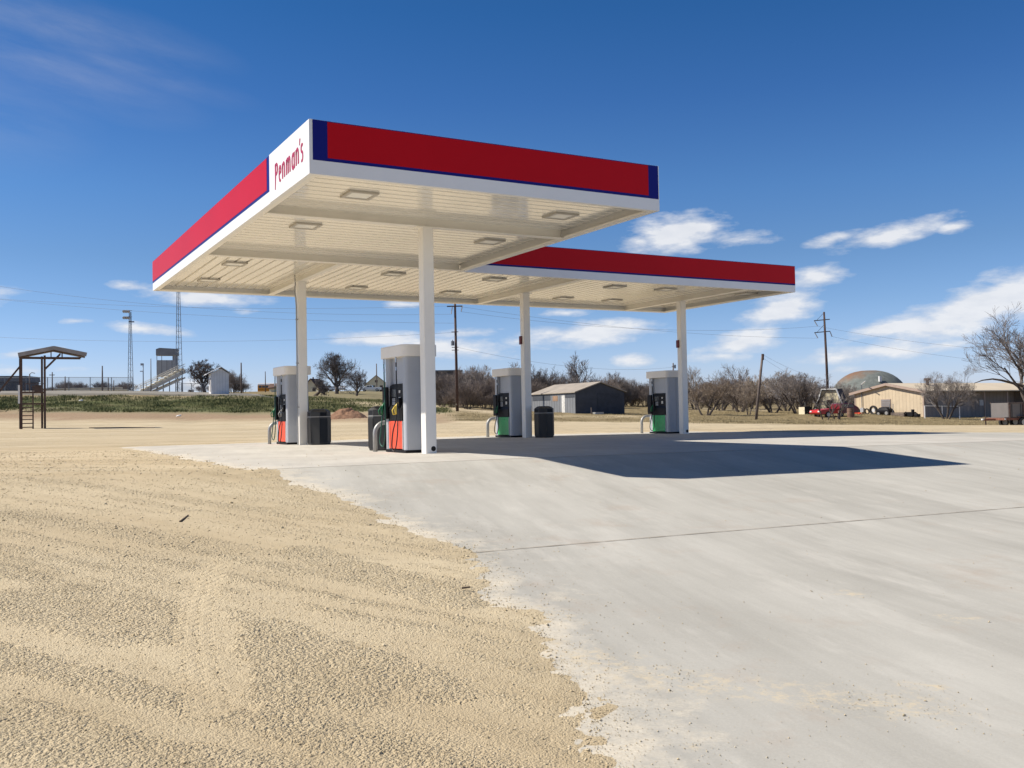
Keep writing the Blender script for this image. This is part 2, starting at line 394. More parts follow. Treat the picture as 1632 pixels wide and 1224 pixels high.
def ground_material():
    m, nt, N, L, b = mk('caliche gravel and grass ground')
    tc = N.new('ShaderNodeTexCoord'); P = tc.outputs['Object']
    fine = noise_node(N, L, P, 70, 7, .8)
    mid = noise_node(N, L, P, 5, 6, .6); big = noise_node(N, L, P, .35, 4, .55)
    strk = noise_node(N, L, P, 1.0, 6, .65, vscale=(.16, 2.2, 1), rot=math.atan2(STREAK[1], STREAK[0]))
    lo = attr(N, 'loose')
    vor = N.new('ShaderNodeTexVoronoi'); vor.inputs['Scale'].default_value = 84; L.new(P, vor.inputs['Vector'])
    vor2 = N.new('ShaderNodeTexVoronoi'); vor2.inputs['Scale'].default_value = 36; L.new(P, vor2.inputs['Vector'])
    sp_ = N.new('ShaderNodeSeparateColor'); L.new(vor.outputs['Color'], sp_.inputs[0])
    col = ramp(N, L, fine, .36, .66, (0.430, 0.341, 0.206), (0.690, 0.580, 0.390))
    col = mix(N, L, .5, col, ramp(N, L, sp_.outputs[0], 0, 1, (0.442, 0.352, 0.216), (0.711, 0.607, 0.422)))
    col = mix(N, L, .45, col, ramp(N, L, mid, .3, .7, (0.485, 0.390, 0.247), (0.647, 0.542, 0.364)))
    col = mix(N, L, .40, col, ramp(N, L, strk, .38, .62, (0.442, 0.341, 0.206), (0.733, 0.617, 0.422)))
    wide_ = noise_node(N, L, P, 1.0, 5, .6, vscale=(.035, .28, 1), rot=R(4)); col = mix(N, L, .38, col, ramp(N, L, wide_, .38, .62, (0.439, 0.349, 0.217), (0.698, 0.598, 0.414)))
    col = mix(N, L, math_n(N, L, 'MULTIPLY', big, .3), col, (0.561, 0.434, 0.263))
    col = mix(N, L, math_n(N, L, 'MULTIPLY', lo, .24), col, (0.475, 0.396, 0.259))
    dirt = attr(N, 'dirt'); dcol = ramp(N, L, mid, .3, .7, (.30, .205, .125), (.42, .31, .20)); col = mix(N, L, dirt, col, dcol)
    dry = attr(N, 'dry'); g3 = noise_node(N, L, P, 1.3, 8, .75)
    drycol = ramp(N, L, g3, .34, .66, (.15, .115, .055), (.37, .29, .16)); col = mix(N, L, dry, col, drycol)
    gr = attr(N, 'green'); g4 = noise_node(N, L, P, .9, 8, .75)
    gcol = ramp(N, L, g4, .33, .66, (.045, .06, .022), (.16, .17, .065))
    gcol = mix(N, L, ramp(N, L, noise_node(N, L, P, .25, 5, .7), .44, .66, (0, 0, 0), (.7, .7, .7)), gcol, (.16, .135, .07))
    col = mix(N, L, gr, col, gcol)
    L.new(col, b.inputs['Base Color']); b.inputs['Roughness'].default_value = .95; b.inputs['Specular IOR Level'].default_value = .15
    bp = N.new('ShaderNodeBump'); bp.inputs['Strength'].default_value = .9; bp.inputs['Distance'].default_value = .011
    lov = math_n(N, L, 'ADD', math_n(N, L, 'MULTIPLY', lo, .55), .55)
    h = math_n(N, L, 'ADD', math_n(N, L, 'MULTIPLY', fine, .45), math_n(N, L, 'ADD', math_n(N, L, 'MULTIPLY', math_n(N, L, 'MULTIPLY', vor.outputs['Distance'], lov), -1.0), math_n(N, L, 'MULTIPLY', math_n(N, L, 'MULTIPLY', vor2.outputs['Distance'], lo), -2.4)))
    L.new(h, bp.inputs['Height'])
    bp2 = N.new('ShaderNodeBump'); bp2.inputs['Strength'].default_value = .5; bp2.inputs['Distance'].default_value = .15
    L.new(math_n(N, L, 'MULTIPLY', g4, math_n(N, L, 'ADD', gr, dry, True)), bp2.inputs['Height']); L.new(bp.outputs['Normal'], bp2.inputs['Normal'])
    L.new(bp2.outputs['Normal'], b.inputs['Normal'])
    return m

def concrete_material(clean):
    m, nt, N, L, b = mk('clean pad concrete' if clean else 'apron concrete')
    tc = N.new('ShaderNodeTexCoord'); P = tc.outputs['Object']
    big = noise_node(N, L, P, .55, 5, .6); fine = noise_node(N, L, P, 60, 5, .7)
    streak = noise_node(N, L, P, 1.0, 5, .6, vscale=(.10, .85, 1), rot=R(102))
    streak2 = noise_node(N, L, P, 1.0, 6, .65, vscale=(.35, 4.5, 1), rot=R(104))
    if clean: base = ramp(N, L, big, .3, .7, (.56, .52, .45), (.66, .62, .545))
    else: base = ramp(N, L, streak, .40, .60, (.385, .37, .318), (.56, .54, .47))
    base = mix(N, L, .35, base, ramp(N, L, big, .36, .64, (.36, .34, .288), (.56, .535, .465)))
    base = mix(N, L, .22, base, ramp(N, L, streak2, .3, .7, (.33, .318, .28), (.60, .58, .52)))
    base = mix(N, L, .2, base, ramp(N, L, fine, .25, .75, (.32, .30, .275), (.62, .595, .55)))
    stain = ramp(N, L, noise_node(N, L, P, .9, 6, .7), .56, .74, (0, 0, 0), (.5, .5, .5)); base = mix(N, L, stain, base, (.43, .345, .27))
    dust = attr(N, 'dust'); dn = noise_node(N, L, P, 2.2, 8, .75)
    dm = math_n(N, L, 'MULTIPLY', math_n(N, L, 'SUBTRACT', math_n(N, L, 'ADD', dust, math_n(N, L, 'MULTIPLY', dn, 1.5)), 1.05), 2.2, True)
    base = mix(N, L, dm, base, ramp(N, L, fine, .3, .7, (.58, .50, .375), (.80, .73, .59)))
    tan = attr(N, 'tan'); tm = math_n(N, L, 'MULTIPLY', math_n(N, L, 'SUBTRACT', math_n(N, L, 'MULTIPLY', math_n(N, L, 'MULTIPLY', tan, 1.6), ramp(N, L, noise_node(N, L, P, 9.0, 8, .8), .42, .62, (0, 0, 0), (1, 1, 1))), .22), 1.5, True)
    blo = ramp(N, L, noise_node(N, L, P, 1.0, 8, .72, vscale=(.5, 1.6, 1), rot=R(104)), .52, .70, (0, 0, 0), (.45, .45, .45)); base = mix(N, L, blo, base, (.64, .61, .54))
    scf = ramp(N, L, noise_node(N, L, P, 4.5, 8, .8), .66, .76, (0, 0, 0), (.4, .4, .4)); base = mix(N, L, scf, base, (.68, .64, .56))
    base = mix(N, L, tm, base, (.62, .53, .38))
    L.new(base, b.inputs['Base Color']); b.inputs['Roughness'].default_value = .9; b.inputs['Specular IOR Level'].default_value = .1
    bp = N.new('ShaderNodeBump'); bp.inputs['Strength'].default_value = .35; bp.inputs['Distance'].default_value = .004
    L.new(math_n(N, L, 'ADD', fine, streak2), bp.inputs['Height']); L.new(bp.outputs['Normal'], b.inputs['Normal'])
    return m

def attr_col_material(name, rough=.9):
    m, nt, N, L, b = mk(name); a = N.new('ShaderNodeAttribute'); a.attribute_name = 'col'
    tc = N.new('ShaderNodeTexCoord'); n = noise_node(N, L, tc.outputs['Object'], 90, 4, .6)
    L.new(mix(N, L, .25, a.outputs['Color'], mix(N, L, 1.0, a.outputs['Color'], ramp(N, L, n, .3, .7, (.6, .6, .6), (1, 1, 1)), 'MULTIPLY')), b.inputs['Base Color'])
    b.inputs['Roughness'].default_value = rough; b.inputs['Specular IOR Level'].default_value = .2
    return m
def siding(name, c, groove, pitch=.3, axis='X'):
    """metal or board siding: colour with narrow groove lines repeated along an axis"""
    m, nt, N, L, b = mk(name); tc = N.new('ShaderNodeTexCoord'); sx = N.new('ShaderNodeSeparateXYZ'); L.new(tc.outputs['Object'], sx.inputs[0])
    f = math_n(N, L, 'FRACT', math_n(N, L, 'MULTIPLY', sx.outputs[axis], 1 / pitch)); g = math_n(N, L, 'GREATER_THAN', f, .86)
    n = noise_node(N, L, tc.outputs['Object'], 1.2, 6, .65)
    base = ramp(N, L, n, .3, .7, tuple(x * .88 for x in c), tuple(min(1, x * 1.08) for x in c))
    L.new(mix(N, L, g, base, groove), b.inputs['Base Color']); b.inputs['Roughness'].default_value = .6
    bp = N.new('ShaderNodeBump'); bp.inputs['Strength'].default_value = .5; bp.inputs['Distance'].default_value = .03; bp.invert = True
    L.new(g, bp.inputs['Height']); L.new(bp.outputs['Normal'], b.inputs['Normal'])
    return m
def mesh_wire(name, c, dens):
    """chain-link: woven wire so fine it only veils what lies behind"""
    m, nt, N, L, b = mk(name); b.inputs['Base Color'].default_value = (*c, 1); b.inputs['Alpha'].default_value = dens; b.inputs['Roughness'].default_value = .5
    return m
M['ground'] = ground_material(); M['pad'] = concrete_material(True); M['apron'] = concrete_material(False)
M['stone'] = attr_col_material('loose limestone'); M['grassblade'] = attr_col_material('grass blades')
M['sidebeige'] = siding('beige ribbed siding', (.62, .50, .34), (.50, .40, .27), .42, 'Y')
M['sideshade'] = siding('shaded beige ribbed siding', (.24, .21, .19), (.18, .155, .145), .6, 'X')  # same beige siding, shade of the long side painted in
M['sideshed'] = siding('grey shed siding', (.20, .21, .22), (.09, .09, .10), .55, 'Y')
M['sidebox'] = siding('press box panels', (.40, .40, .40), (.22, .22, .22), 1.0, 'X')
M['sidehut'] = siding('hut boards', (.70, .70, .70), (.55, .55, .55), .35, 'X')
M['sidetrail'] = siding('trailer boards', (.17, .155, .145), (.05, .045, .04), .65, 'X')
M['link'] = mesh_wire('chain link wire', (.24, .25, .27), .22)

# ------------------------------------------------------------------ ground sheet
def axis(lo, hi, d0, d1, step, g):
    a = list(np.arange(d0, d1, step)); s = step; x = d1
    while x < hi: a.append(x); s *= g; x += s
    a.append(hi); s = step; x = d0 - step
    b = []
    while x > lo: b.append(x); s *= g; x -= s
    b.append(lo); return np.array(b[::-1] + a)
def grid_mesh(name, X, Y, Z):
    ny, nx = X.shape; me = bpy.data.meshes.new(name)
    co = np.stack([X, Y, Z], -1).reshape(-1, 3)
    idx = np.arange(nx * ny).reshape(ny, nx)
    q = np.stack([idx[:-1, :-1], idx[:-1, 1:], idx[1:, 1:], idx[1:, :-1]], -1).reshape(-1, 4)
    me.vertices.add(len(co)); me.vertices.foreach_set('co', co.ravel().astype(np.float32))
    me.loops.add(q.size); me.loops.foreach_set('vertex_index', q.ravel().astype(np.int32))
    me.polygons.add(len(q)); me.polygons.foreach_set('loop_start', np.arange(0, q.size, 4, dtype=np.int32)); me.polygons.foreach_set('loop_total', np.full(len(q), 4, np.int32))
    me.polygons.foreach_set('use_smooth', np.ones(len(q), bool)); me.update(calc_edges=True); me.validate(); return me
def fattr(me, name, val):
    a = me.attributes.new(name, 'FLOAT', 'POINT'); a.data.foreach_set('value', np.asarray(val, np.float32).ravel())

def regions(x, y, z):
    """what covers the ground far off, worked out once and stored on the sheet"""
    px, py = project(x, y, z); far = y > 50
    n = (fbm(x * .25, y * .25, 61, 4) - .5); jit = n * 8
    py = py + jit
    left = 1 - sstep(470, 500, px); mid = sstep(470, 500, px) * (1 - sstep(700, 740, px)); rt = sstep(700, 740, px)
    line_r = 669 + (px - 740) * .0125                      # gravel edge on the right
    dirt = left * sstep(655, 658, py) * (1 - sstep(667, 672, py)) + mid * sstep(657, 660, py) * (1 - sstep(672, 677, py)) * .8
    green = left * sstep(630.5, 633, py) * (1 - sstep(655, 657.5, py)) + mid * sstep(638, 641, py) * (1 - sstep(656, 659, py)) * .8
    green += mid * (1 - sstep(638, 641, py)) * .45 
    dry = left * (1 - sstep(630, 632.5, py)) + mid * (1 - sstep(640, 642, py)) * .6 + rt * (1 - sstep(line_r - 1.2, line_r + 1.2, py))
    # pale tracks over the grass
    tr = np.exp(-((py - (641 + (px - 540) * .035 + 1.5)) / 2.2) ** 2) * sstep(530, 545, px) * (1 - sstep(690, 720, px))
    tr += np.exp(-((py - (648 + (px - 690) * .09)) / 3.0) ** 2) * sstep(690, 700, px) * (1 - sstep(830, 850, px))
    tr += np.exp(-((py - 664) / 2.0) ** 2) * sstep(840, 870, px) * (1 - sstep(1000, 1040, px)) * .7
    tr += np.exp(-((py - 653) / 1.8) ** 2) * sstep(1100, 1120, px) * (1 - sstep(1220, 1240, px)) * .6
    tr = np.clip(tr, 0, 1)
    green = green * (1 - tr); dry = dry * (1 - tr)
    k = np.where(far, sstep(50, 62, y), 0)
    return np.clip(dirt * k, 0, 1), np.clip(green * k, 0, 1), np.clip(dry * k, 0, 1)

xs = axis(-1500, 1500, -7, 4.5, .04, 1.05); ys = axis(-120, 1600, 3.2, 11, .04, 1.045)
X, Y = np.meshgrid(xs, ys)
Z0 = T(X, Y); SD = sd_conc(X, Y)
sdn = SD + (fbm(X * .9, Y * .9, 3, 3) - .5) * .45 + (fbm(X * 4, Y * 4, 8, 4) - .5) * .42 + (fbm(X * 15, Y * 15, 9, 2) - .5) * .16 - .05
LO = loose(X, Y)
fade = np.exp(-np.maximum(0, np.hypot(X, Y - 4) - 6) / 14)
Z = Z0 + np.clip(sdn * .055, -.07, .012) + np.where(SD > -.2, 1, 0) * ((LO - .4) * .020 * fade + (fbm(X * 1.2, Y * 1.2, 77, 3) - .5) * .020 * fade + (fbm(X * 9, Y * 9, 78, 3) - .5) * .014 * fade * (.4 + LO)) * sstep(0, .5, SD)
Z = np.where(SD > .5, np.maximum(Z, Z0 + .006 + .004 * LO), Z)
rough_far = sstep(60, 90, Y) * (fbm(X * .15, Y * .15, 91, 4) - .5) * .5
Z = Z + rough_far
me = grid_mesh('ground', X, Y, Z); DI, GR, DR = regions(X, Y, Z)
fattr(me, 'loose', LO * sstep(-.3, .3, SD)); fattr(me, 'dirt', DI); fattr(me, 'green', GR); fattr(me, 'dry', DR)
me.materials.append(M['ground'])
g = bpy.data.objects.new('ground', me); COL.objects.link(g); struct(g)

# concrete sheets (the gravel laps over their edges)
def slab(name, u0, u1, v0, v1, step, m, dz, skirt=True):
    us = np.linspace(u0, u1, int((u1 - u0) / step) + 1); vs = np.linspace(v0, v1, int((v1 - v0) / step) + 1)
    U, V = np.meshgrid(us, vs); Xs = A0[0] + U * UX - V * UY; Ys = A0[1] + U * UY + V * UX
    Zs = T(Xs, Ys) + dz
    d = sd_conc(Xs, Ys); me = grid_mesh(name, Xs, Ys, Zs - .25 * sstep(.6, 1.3, d))
    near_left = 1 - sstep(2, 9, Xs - .0)
    fattr(me, 'dust', (.45 + 1.0 * fbm(Xs * .7, Ys * .7, 19, 3)) * np.exp(-np.maximum(0, -d) / .45) * .50 * (.35 + .65 * near_left) + .12 * np.exp(-((np.maximum(0, -d) - .2) / 1.2) ** 2) * near_left)
    # drifts of grit carried on to the apron
    t = np.zeros_like(Xs)
    for (p0, p1, w, a) in GRIT:
        ex, ey = p1[0] - p0[0], p1[1] - p0[1]; k = np.clip(((Xs - p0[0]) * ex + (Ys - p0[1]) * ey) / (ex * ex + ey * ey), 0, 1)
        t = np.maximum(t, a * np.exp(-(np.hypot(Xs - p0[0] - k * ex, Ys - p0[1] - k * ey) / w) ** 2))
    fattr(me, 'tan', t); me.materials.append(m)
    o = bpy.data.objects.new(name, me); COL.objects.link(o); return struct(o)
GRIT = [(_g(1090, 1085), _g(1480, 1130), .30, .55), (_g(860, 1030), _g(1080, 1085), .35, .55), (_g(1330, 943), _g(1360, 946), .12, .75), (_g(1508, 983), _g(1545, 988), .12, .75),
        (_g(1445, 1090), _g(1500, 1100), .09, .8), (_g(1108, 1189), _g(1132, 1190), .06, .8), (_g(820, 965), _g(890, 980), .2, .6), (_g(900, 1040), _g(960, 1050), .12, .7)]
slab('fuel_pad', -1.6, 21.0, 0.008, 16.5, .3, M['pad'], .0)
slab('concrete_apron', -3.2, 62, -32, .006, .14, M['apron'], -.003)
slab('side_apron', 21.012, 62, 0.012, 14, .4, M['apron'], -.004)
# saw-cut joint across the apron
jm = MB(); p0, p1 = _g(752, 881), _g(1632, 808); dv = Vector((p1[0] - p0[0], p1[1] - p0[1], 0)); nv = Vector((-dv.y, dv.x, 0)).normalized()
prev = None; K = 160
for i in range(K + 1):
    t = i / K * 1.7; x = p0[0] + dv.x * t; y = p0[1] + dv.y * t; w = .006 + .006 * random.random(); off = .008 * (random.random() - .5)
    a = (x + nv.x * (w + off), y + nv.y * (w + off), Tz(x, y) + .0035); b_ = (x - nv.x * (w - off), y - nv.y * (w - off), Tz(x, y) + .0035)
    jm.v += [a, b_]
    if i: n = len(jm.v); jm.f.append((n - 4, n - 3, n - 1, n - 2))
struct(obj('joint', jm, mat('joint grit', (.30, .235, .165), .95, var=.3, vscale=3)))

# ------------------------------------------------------------------ loose stones (uncountable)
def stones(name, pts, rad, label, cat):
    n = len(pts); base = np.array([(1, 0, 0), (-1, 0, 0), (0, 1, 0), (0, -1, 0), (0, 0, 1), (0, 0, -1)], float)
    tri = np.array([(0, 2, 4), (2, 1, 4), (1, 3, 4), (3, 0, 4), (2, 0, 5), (1, 2, 5), (3, 1, 5), (0, 3, 5)])
    v = base[None] * rng.uniform(.6, 1.25, (n, 6, 1)) + rng.normal(0, .22, (n, 6, 3))
    v *= rng.uniform(.7, 1.3, (n, 1, 3)) * np.array([1, 1, .75])
    a = rng.uniform(0, 6.28, n); c, s = np.cos(a)[:, None], np.sin(a)[:, None]
    x = v[..., 0] * c - v[..., 1] * s; y = v[..., 0] * s + v[..., 1] * c
    v = np.stack([x, y, v[..., 2]], -1) * rad[:, None, None] + pts[:, None, :]
    f = (tri[None] + (np.arange(n) * 6)[:, None, None]).reshape(-1, 3)
    me = bpy.data.meshes.new(name); me.vertices.add(n * 6); me.vertices.foreach_set('co', v.ravel().astype(np.float32))
    me.loops.add(f.size); me.loops.foreach_set('vertex_index', f.ravel().astype(np.int32)); me.polygons.add(len(f))
    me.polygons.foreach_set('loop_start', np.arange(0, f.size, 3, dtype=np.int32)); me.polygons.foreach_set('loop_total', np.full(len(f), 3, np.int32)); me.update(calc_edges=True)
    t = rng.uniform(0, 1, (n, 1)); hue = rng.uniform(0, 1, (n, 1))
    col = (np.array([.42, .345, .22]) * (1 - t) + np.array([.74, .635, .45]) * t) * (1 - .12 * hue * np.array([0, .4, 1.0]))
    col = np.concatenate([np.repeat(col, 6, 0), np.ones((n * 6, 1))], 1)
    at = me.attributes.new('col', 'FLOAT_COLOR', 'POINT'); at.data.foreach_set('color', col.ravel().astype(np.float32))
    me.materials.append(M['stone']); o = bpy.data.objects.new(name, me); COL.objects.link(o); tag(o, label, cat, kind='stuff'); return o
from bisect import bisect
def zgrid(x, y):             # height of the built ground sheet
    i = np.clip(np.searchsorted(xs, x) - 1, 0, len(xs) - 2); j = np.clip(np.searchsorted(ys, y) - 1, 0, len(ys) - 2)
    fx = (x - xs[i]) / (xs[i + 1] - xs[i]); fy = (y - ys[j]) / (ys[j + 1] - ys[j])
    return (Z[j, i] * (1 - fx) + Z[j, i + 1] * fx) * (1 - fy) + (Z[j + 1, i] * (1 - fx) + Z[j + 1, i + 1] * fx) * fy
def in_view(x, y): return np.abs(x) < .62 * y + 1.2
def scatter():
    P, Rr = [], []
    for (y0, y1, dens, r0) in ((3.2, 6.0, 5600, .0038), (6.0, 9, 2700, .0049), (9, 14, 850, .0068), (14, 26, 130, .011)):
        w = .62 * y1 + 1.2; n = int((y1 - y0) * 2 * w * dens)
        x = rng.uniform(-w, w, n); y = rng.uniform(y0, y1, n)
        sd = sd_conc(x, y) + (fbm(x * .9, y * .9, 3, 3) - .5) * .45; lo_ = loose(x, y)
        pr = np.where(sd > .02, .22 + .75 * lo_ + .2 * np.exp(-sd / .3), .0)
        grit = np.zeros(n)
        for (p0, p1, ww, a) in GRIT:
            ex, ey = p1[0] - p0[0], p1[1] - p0[1]; k = np.clip(((x - p0[0]) * ex + (y - p0[1]) * ey) / (ex * ex + ey * ey), 0, 1)
            grit = np.maximum(grit, a * np.exp(-(np.hypot(x - p0[0] - k * ex, y - p0[1] - k * ey) / ww) ** 2))
        pr = np.where(sd <= .02, .55 * np.exp(sd / .10) + .12 * np.exp(sd / .38) + .0025 + .20 * grit * sstep(.4, .6, fbm(x * 3, y * 3, 14, 3)), pr)
        keep = (rng.uniform(0, 1, n) < pr) & in_view(x, y); x, y, sd = x[keep], y[keep], sd[keep]
        r_ = r0 * np.exp(rng.normal(0, .34, len(x))); big = rng.uniform(0, 1, len(x)) < .01; r_[big] *= 1.6
        r_ = np.where(sd < -.02, r_ * .72, r_)
        z = np.where(sd > .02, zgrid(x, y), np.maximum(zgrid(x, y), T(x, y))) + r_ * np.where(sd > .02, .05, .2)
        P.append(np.stack([x, y, z], -1)); Rr.append(r_)
    return np.concatenate(P), np.concatenate(Rr)
sp, sr = scatter()
stones('gravel', sp, sr, 'loose pale tan gravel strewn over the lot and the edge of the concrete', 'gravel')

# ------------------------------------------------------------------ fuel canopy (local frame: x = u, y = v)
CW, CD1, CL, CD = 7.24, 8.95, 20.15, 16.2
ZB, ZT, ZD = 4.85, 5.765, 5.03
can = thing('fuel_canopy', 'L-shaped white fuel canopy with red and blue fascia standing on four square columns', 'canopy', (A0[0], A0[1], 0), TH)
TKF = .07
def wall_u(mb, u0, u1, v0, v1, z0, z1): mb.box(u0, u1, v0, v1, z0, z1)
f = MB()
f.box(0, CW, 0, TKF, ZB, ZT)                                     # front
f.box(0, TKF, TKF + .001, CD - TKF - .001, ZB, ZT)               # left
f.box(CW - TKF, CW, TKF + .001, CD1 + TKF, ZB, ZT)               # inner right
f.box(CW + .001, CL, CD1, CD1 + TKF, ZB, ZT)                     # rear wing front
f.box(CL - TKF, CL, CD1 + TKF + .001, CD - TKF - .001, ZB, ZT)   # far end
f.box(0, CL, CD - TKF, CD, ZB, ZT)                               # back
obj('fascia', f, M['white'], can)
# turned-in lip along the bottom of the fascia
lip = MB(); lz0, lz1 = ZB + .012, ZB + .05
lip.box(TKF, CW - TKF, TKF, .17, lz0, lz1); lip.box(TKF, .17, .172, CD - .172, lz0, lz1)
lip.box(CW - .17, CW - TKF, .172, CD1 - .002, lz0, lz1); lip.box(CW - .1, CL - TKF, CD1 + TKF, CD1 + .17, lz0, lz1)
lip.box(CL - .17, CL - TKF, CD1 + .172, CD - .172, lz0, lz1); lip.box(.172, CL - TKF, CD - .17, CD - TKF, lz0, lz1)
obj('gutter_lip', lip, M['beam'], can)
roof = MB(); roof.box(TKF + .002, CW - TKF - .002, TKF + .002, CD1 - .002, 5.30, 5.34); roof.box(TKF + .002, CW - .001, CD1 - .001, CD - TKF - .002, 5.30, 5.34); roof.box(CW, CL - TKF - .002, CD1 + TKF + .002, CD - TKF - .002, 5.30, 5.34)
obj('roof', roof, M['tin'], can)
# colour panels, a few millimetres proud of the white boards
PB = ZB + .235                                                    # top of the white band
bl, rd = MB(), MB(); e1, e2 = .004, .008
bl.box(.045, CW - .02, -e1, .0, PB, ZT - .004); rd.box(.30, CW - .27, -e2, -e1, PB + .055, ZT - .018)
bl.box(-e1, 0, 2.48, CD - .01, PB, ZT - .004); rd.box(-e2, -e1, 2.69, CD - .015, PB + .055, ZT - .012)
bl.box(CW, CW + e1, .05, CD1 - .03, PB, ZT - .004); rd.box(CW + e1, CW + e2, .3, CD1 - .04, PB + .055, ZT - .012)
bl.box(CW + .02, CL - .0, CD1 - e1, CD1, PB, ZT - .004); rd.box(CW + .03, CL - .0, CD1 - e2, CD1 - e1, PB + .055, ZT - .016)
bl.box(CL, CL + e1, CD1 + .01, CD - .02, PB, ZT - .004); rd.box(CL + e1, CL + e2, CD1 + .01, CD - .02, PB + .055, ZT - .012)
bl.box(.02, CL - .02, CD, CD + e1, PB, ZT - .004); rd.box(.02, CL - .02, CD + e1, CD + e2, PB + .055, ZT - .012)
obj('blue_stripe', bl, M['blue'], can); obj('red_panel', rd, M['red'], can)
sg = MB(); sg.box(-.012, 0, .006, 2.478, ZB + .004, ZT - .002); sign = obj('sign_panel', sg, M['white'], can, label='white sign panel lettered with a name in red')

# ---- lettering: tapered strokes, x along the reading direction
def stroke(mb, pts, w0, w1=None):
    w1 = w0 if w1 is None else w1; n = len(pts); P = [Vector((p[0], p[1], 0)) for p in pts]; lt, rt = [], []
    for i, p in enumerate(P):
        d = (P[min(i + 1, n - 1)] - P[max(i - 1, 0)]).normalized(); nn = Vector((-d.y, d.x, 0)); w = 1.12 * (w0 + (w1 - w0) * i / (n - 1)) / 2
        lt.append(p + nn * w); rt.append(p - nn * w)
    for i in range(n - 1):
        q = [lt[i], rt[i], rt[i + 1], lt[i + 1]]
        vs = [(-.0125 - .0, -a.x, a.y) for a in q] + [(-.018, -a.x, a.y) for a in q]
        mb.add(vs, [(0, 1, 2, 3), (7, 6, 5, 4), (0, 4, 5, 1), (1, 5, 6, 2), (2, 6, 7, 3), (3, 7, 4, 0)])
def arc(cx, cy, rx, ry, a0, a1, n=12): return [(cx + rx * math.cos(R(a0 + (a1 - a0) * i / n)), cy + ry * math.sin(R(a0 + (a1 - a0) * i / n))) for i in range(n + 1)]
letters = mat('sign red letters', (.40, .02, .06), .4, var=.06)
def L_P(m, x):
    stroke(m, [(x + .03, .41), (x + .027, .25), (x + .018, .08), (x, -.07)], .075, .03)
    stroke(m, [(x + .03, .385), (x + .08, .39)] + arc(x + .08, .30, .07, .09, 90, -90) + [(x + .04, .205)], .05)
def L_e(m, x):
    stroke(m, [(x + .03, .155), (x + .13, .18)] + arc(x + .08, .18, .053, .105, 0, 180)[1:] + arc(x + .085, .14, .058, .125, 170, 300), .05, .042)
def L_n(m, x):
    stroke(m, [(x + .02, .29), (x + .02, .01)], .058, .05)
    stroke(m, [(x + .02, .19)] + arc(x + .08, .19, .055, .095, 150, 0) + [(x + .138, .01)], .048)
def L_m(m, x):
    stroke(m, [(x + .02, .29), (x + .02, .01)], .058, .05)
    stroke(m, [(x + .02, .19)] + arc(x + .07, .19, .047, .095, 150, 0) + [(x + .120, .01)], .048)
    stroke(m, [(x + .12, .19)] + arc(x + .17, .19, .047, .095, 150, 0) + [(x + .22, .01)], .048)
def L_a(m, x):
    stroke(m, arc(x + .08, .14, .06, .13, 40, 330, 16), .05)
    stroke(m, [(x + .142, .29), (x + .142, .09), (x + .16, .0)], .056, .04)
def L_s(m, x): stroke(m, arc(x + .075, .22, .045, .065, 40, 230, 10) + arc(x + .066, .08, .048, .08, 70, -130, 10), .048, .04)
def L_ap(m, x): stroke(m, [(x + .028, .42), (x + .0, .31)], .045, .02)
cur = 0; seq = []
for fn, adv in ((L_P, .225), (L_e, .215), (L_n, .24), (L_m, .315), (L_a, .235), (L_n, .205), (L_ap, .055), (L_s, .14)):
    seq.append((fn, cur)); cur += adv
LSX = 1.74 / cur
for fn, x0 in seq:
    m = MB(); fn(m, x0)
    m.v = [(x, 2.07 + y * LSX, ZB + .235 + (-y * .045) + z * .98) for x, y, z in m.v]; obj('apostrophe' if fn is L_ap else 'letter', m, letters, sign)

# ---- soffit decking: wide pans with a raised joint every 0.4 m
def deck_profile(L0, L1):
    pr = []; t = L0
    while t < L1:
        for dt, z in ((0, 0), (.01, .0), (.225, .0), (.235, .06), (.285, .06), (.295, 0)):
            if t + dt < L1: pr.append((t + dt, ZD + z))
        t += .305
    return pr
def deck(name, u0, u1, v0, v1, along):
    mb = MB(); pr = deck_profile(v0, v1) if along == 'u' else deck_profile(u0, u1)
    n = len(pr)
    if along == 'u':
        vs = [(u0, a, z) for a, z in pr] + [(u1, a, z) for a, z in pr] + [(u0, a, z + .02) for a, z in pr] + [(u1, a, z + .02) for a, z in pr]
    else:
        vs = [(a, v0, z) for a, z in pr] + [(a, v1, z) for a, z in pr] + [(a, v0, z + .02) for a, z in pr] + [(a, v1, z + .02) for a, z in pr]
    fs = []
    for i in range(n - 1):
        fs += [(i, i + 1, n + i + 1, n + i), (2 * n + i, 3 * n + i, 3 * n + i + 1, 2 * n + i + 1), (i, 2 * n + i, 2 * n + i + 1, i + 1), (n + i, n + i + 1, 3 * n + i + 1, 3 * n + i)]
    mb.add(vs, fs); return obj(name, mb, M['deck'], can)
deck('soffit_deck', TKF + .01, CW - .22, TKF + .01, CD1 - .02, 'u')
deck('soffit_deck', TKF + .01, CL - .2, CD1 + .02, CD - TKF - .01, 'v')
# inner boards behind the fascia
# ---- beams
COLS = [(3.62, 3.46), (3.63, 12.57), (11.32, 12.57), (18.02, 12.57)]
def ibeam(p, q, depth=.22, w=.2):
    mb = MB(); z0 = ZB - .0; p, q = Vector((*p, 0)), Vector((*q, 0)); up = Vector((0, 0, 1))
    for (zc, ww, hh) in ((z0 + .008, w, .016), (z0 + .016 + (depth - .016) / 2, .02, depth - .018)):
        mb.beam(p + up * zc, q + up * zc, ww, hh)
    return mb
obj('beam', ibeam((.18, 3.46), (CW - .19, 3.46)), M['beam'], can)
obj('beam', ibeam((.18, CD1 - .13), (CW - .19, CD1 - .13)), M['beam'], can)
for u in (3.63, 11.32, 18.02): obj('beam', ibeam((u, CD1 + (.02 if u < CW else .18)), (u, CD - .19)), M['beam'], can)
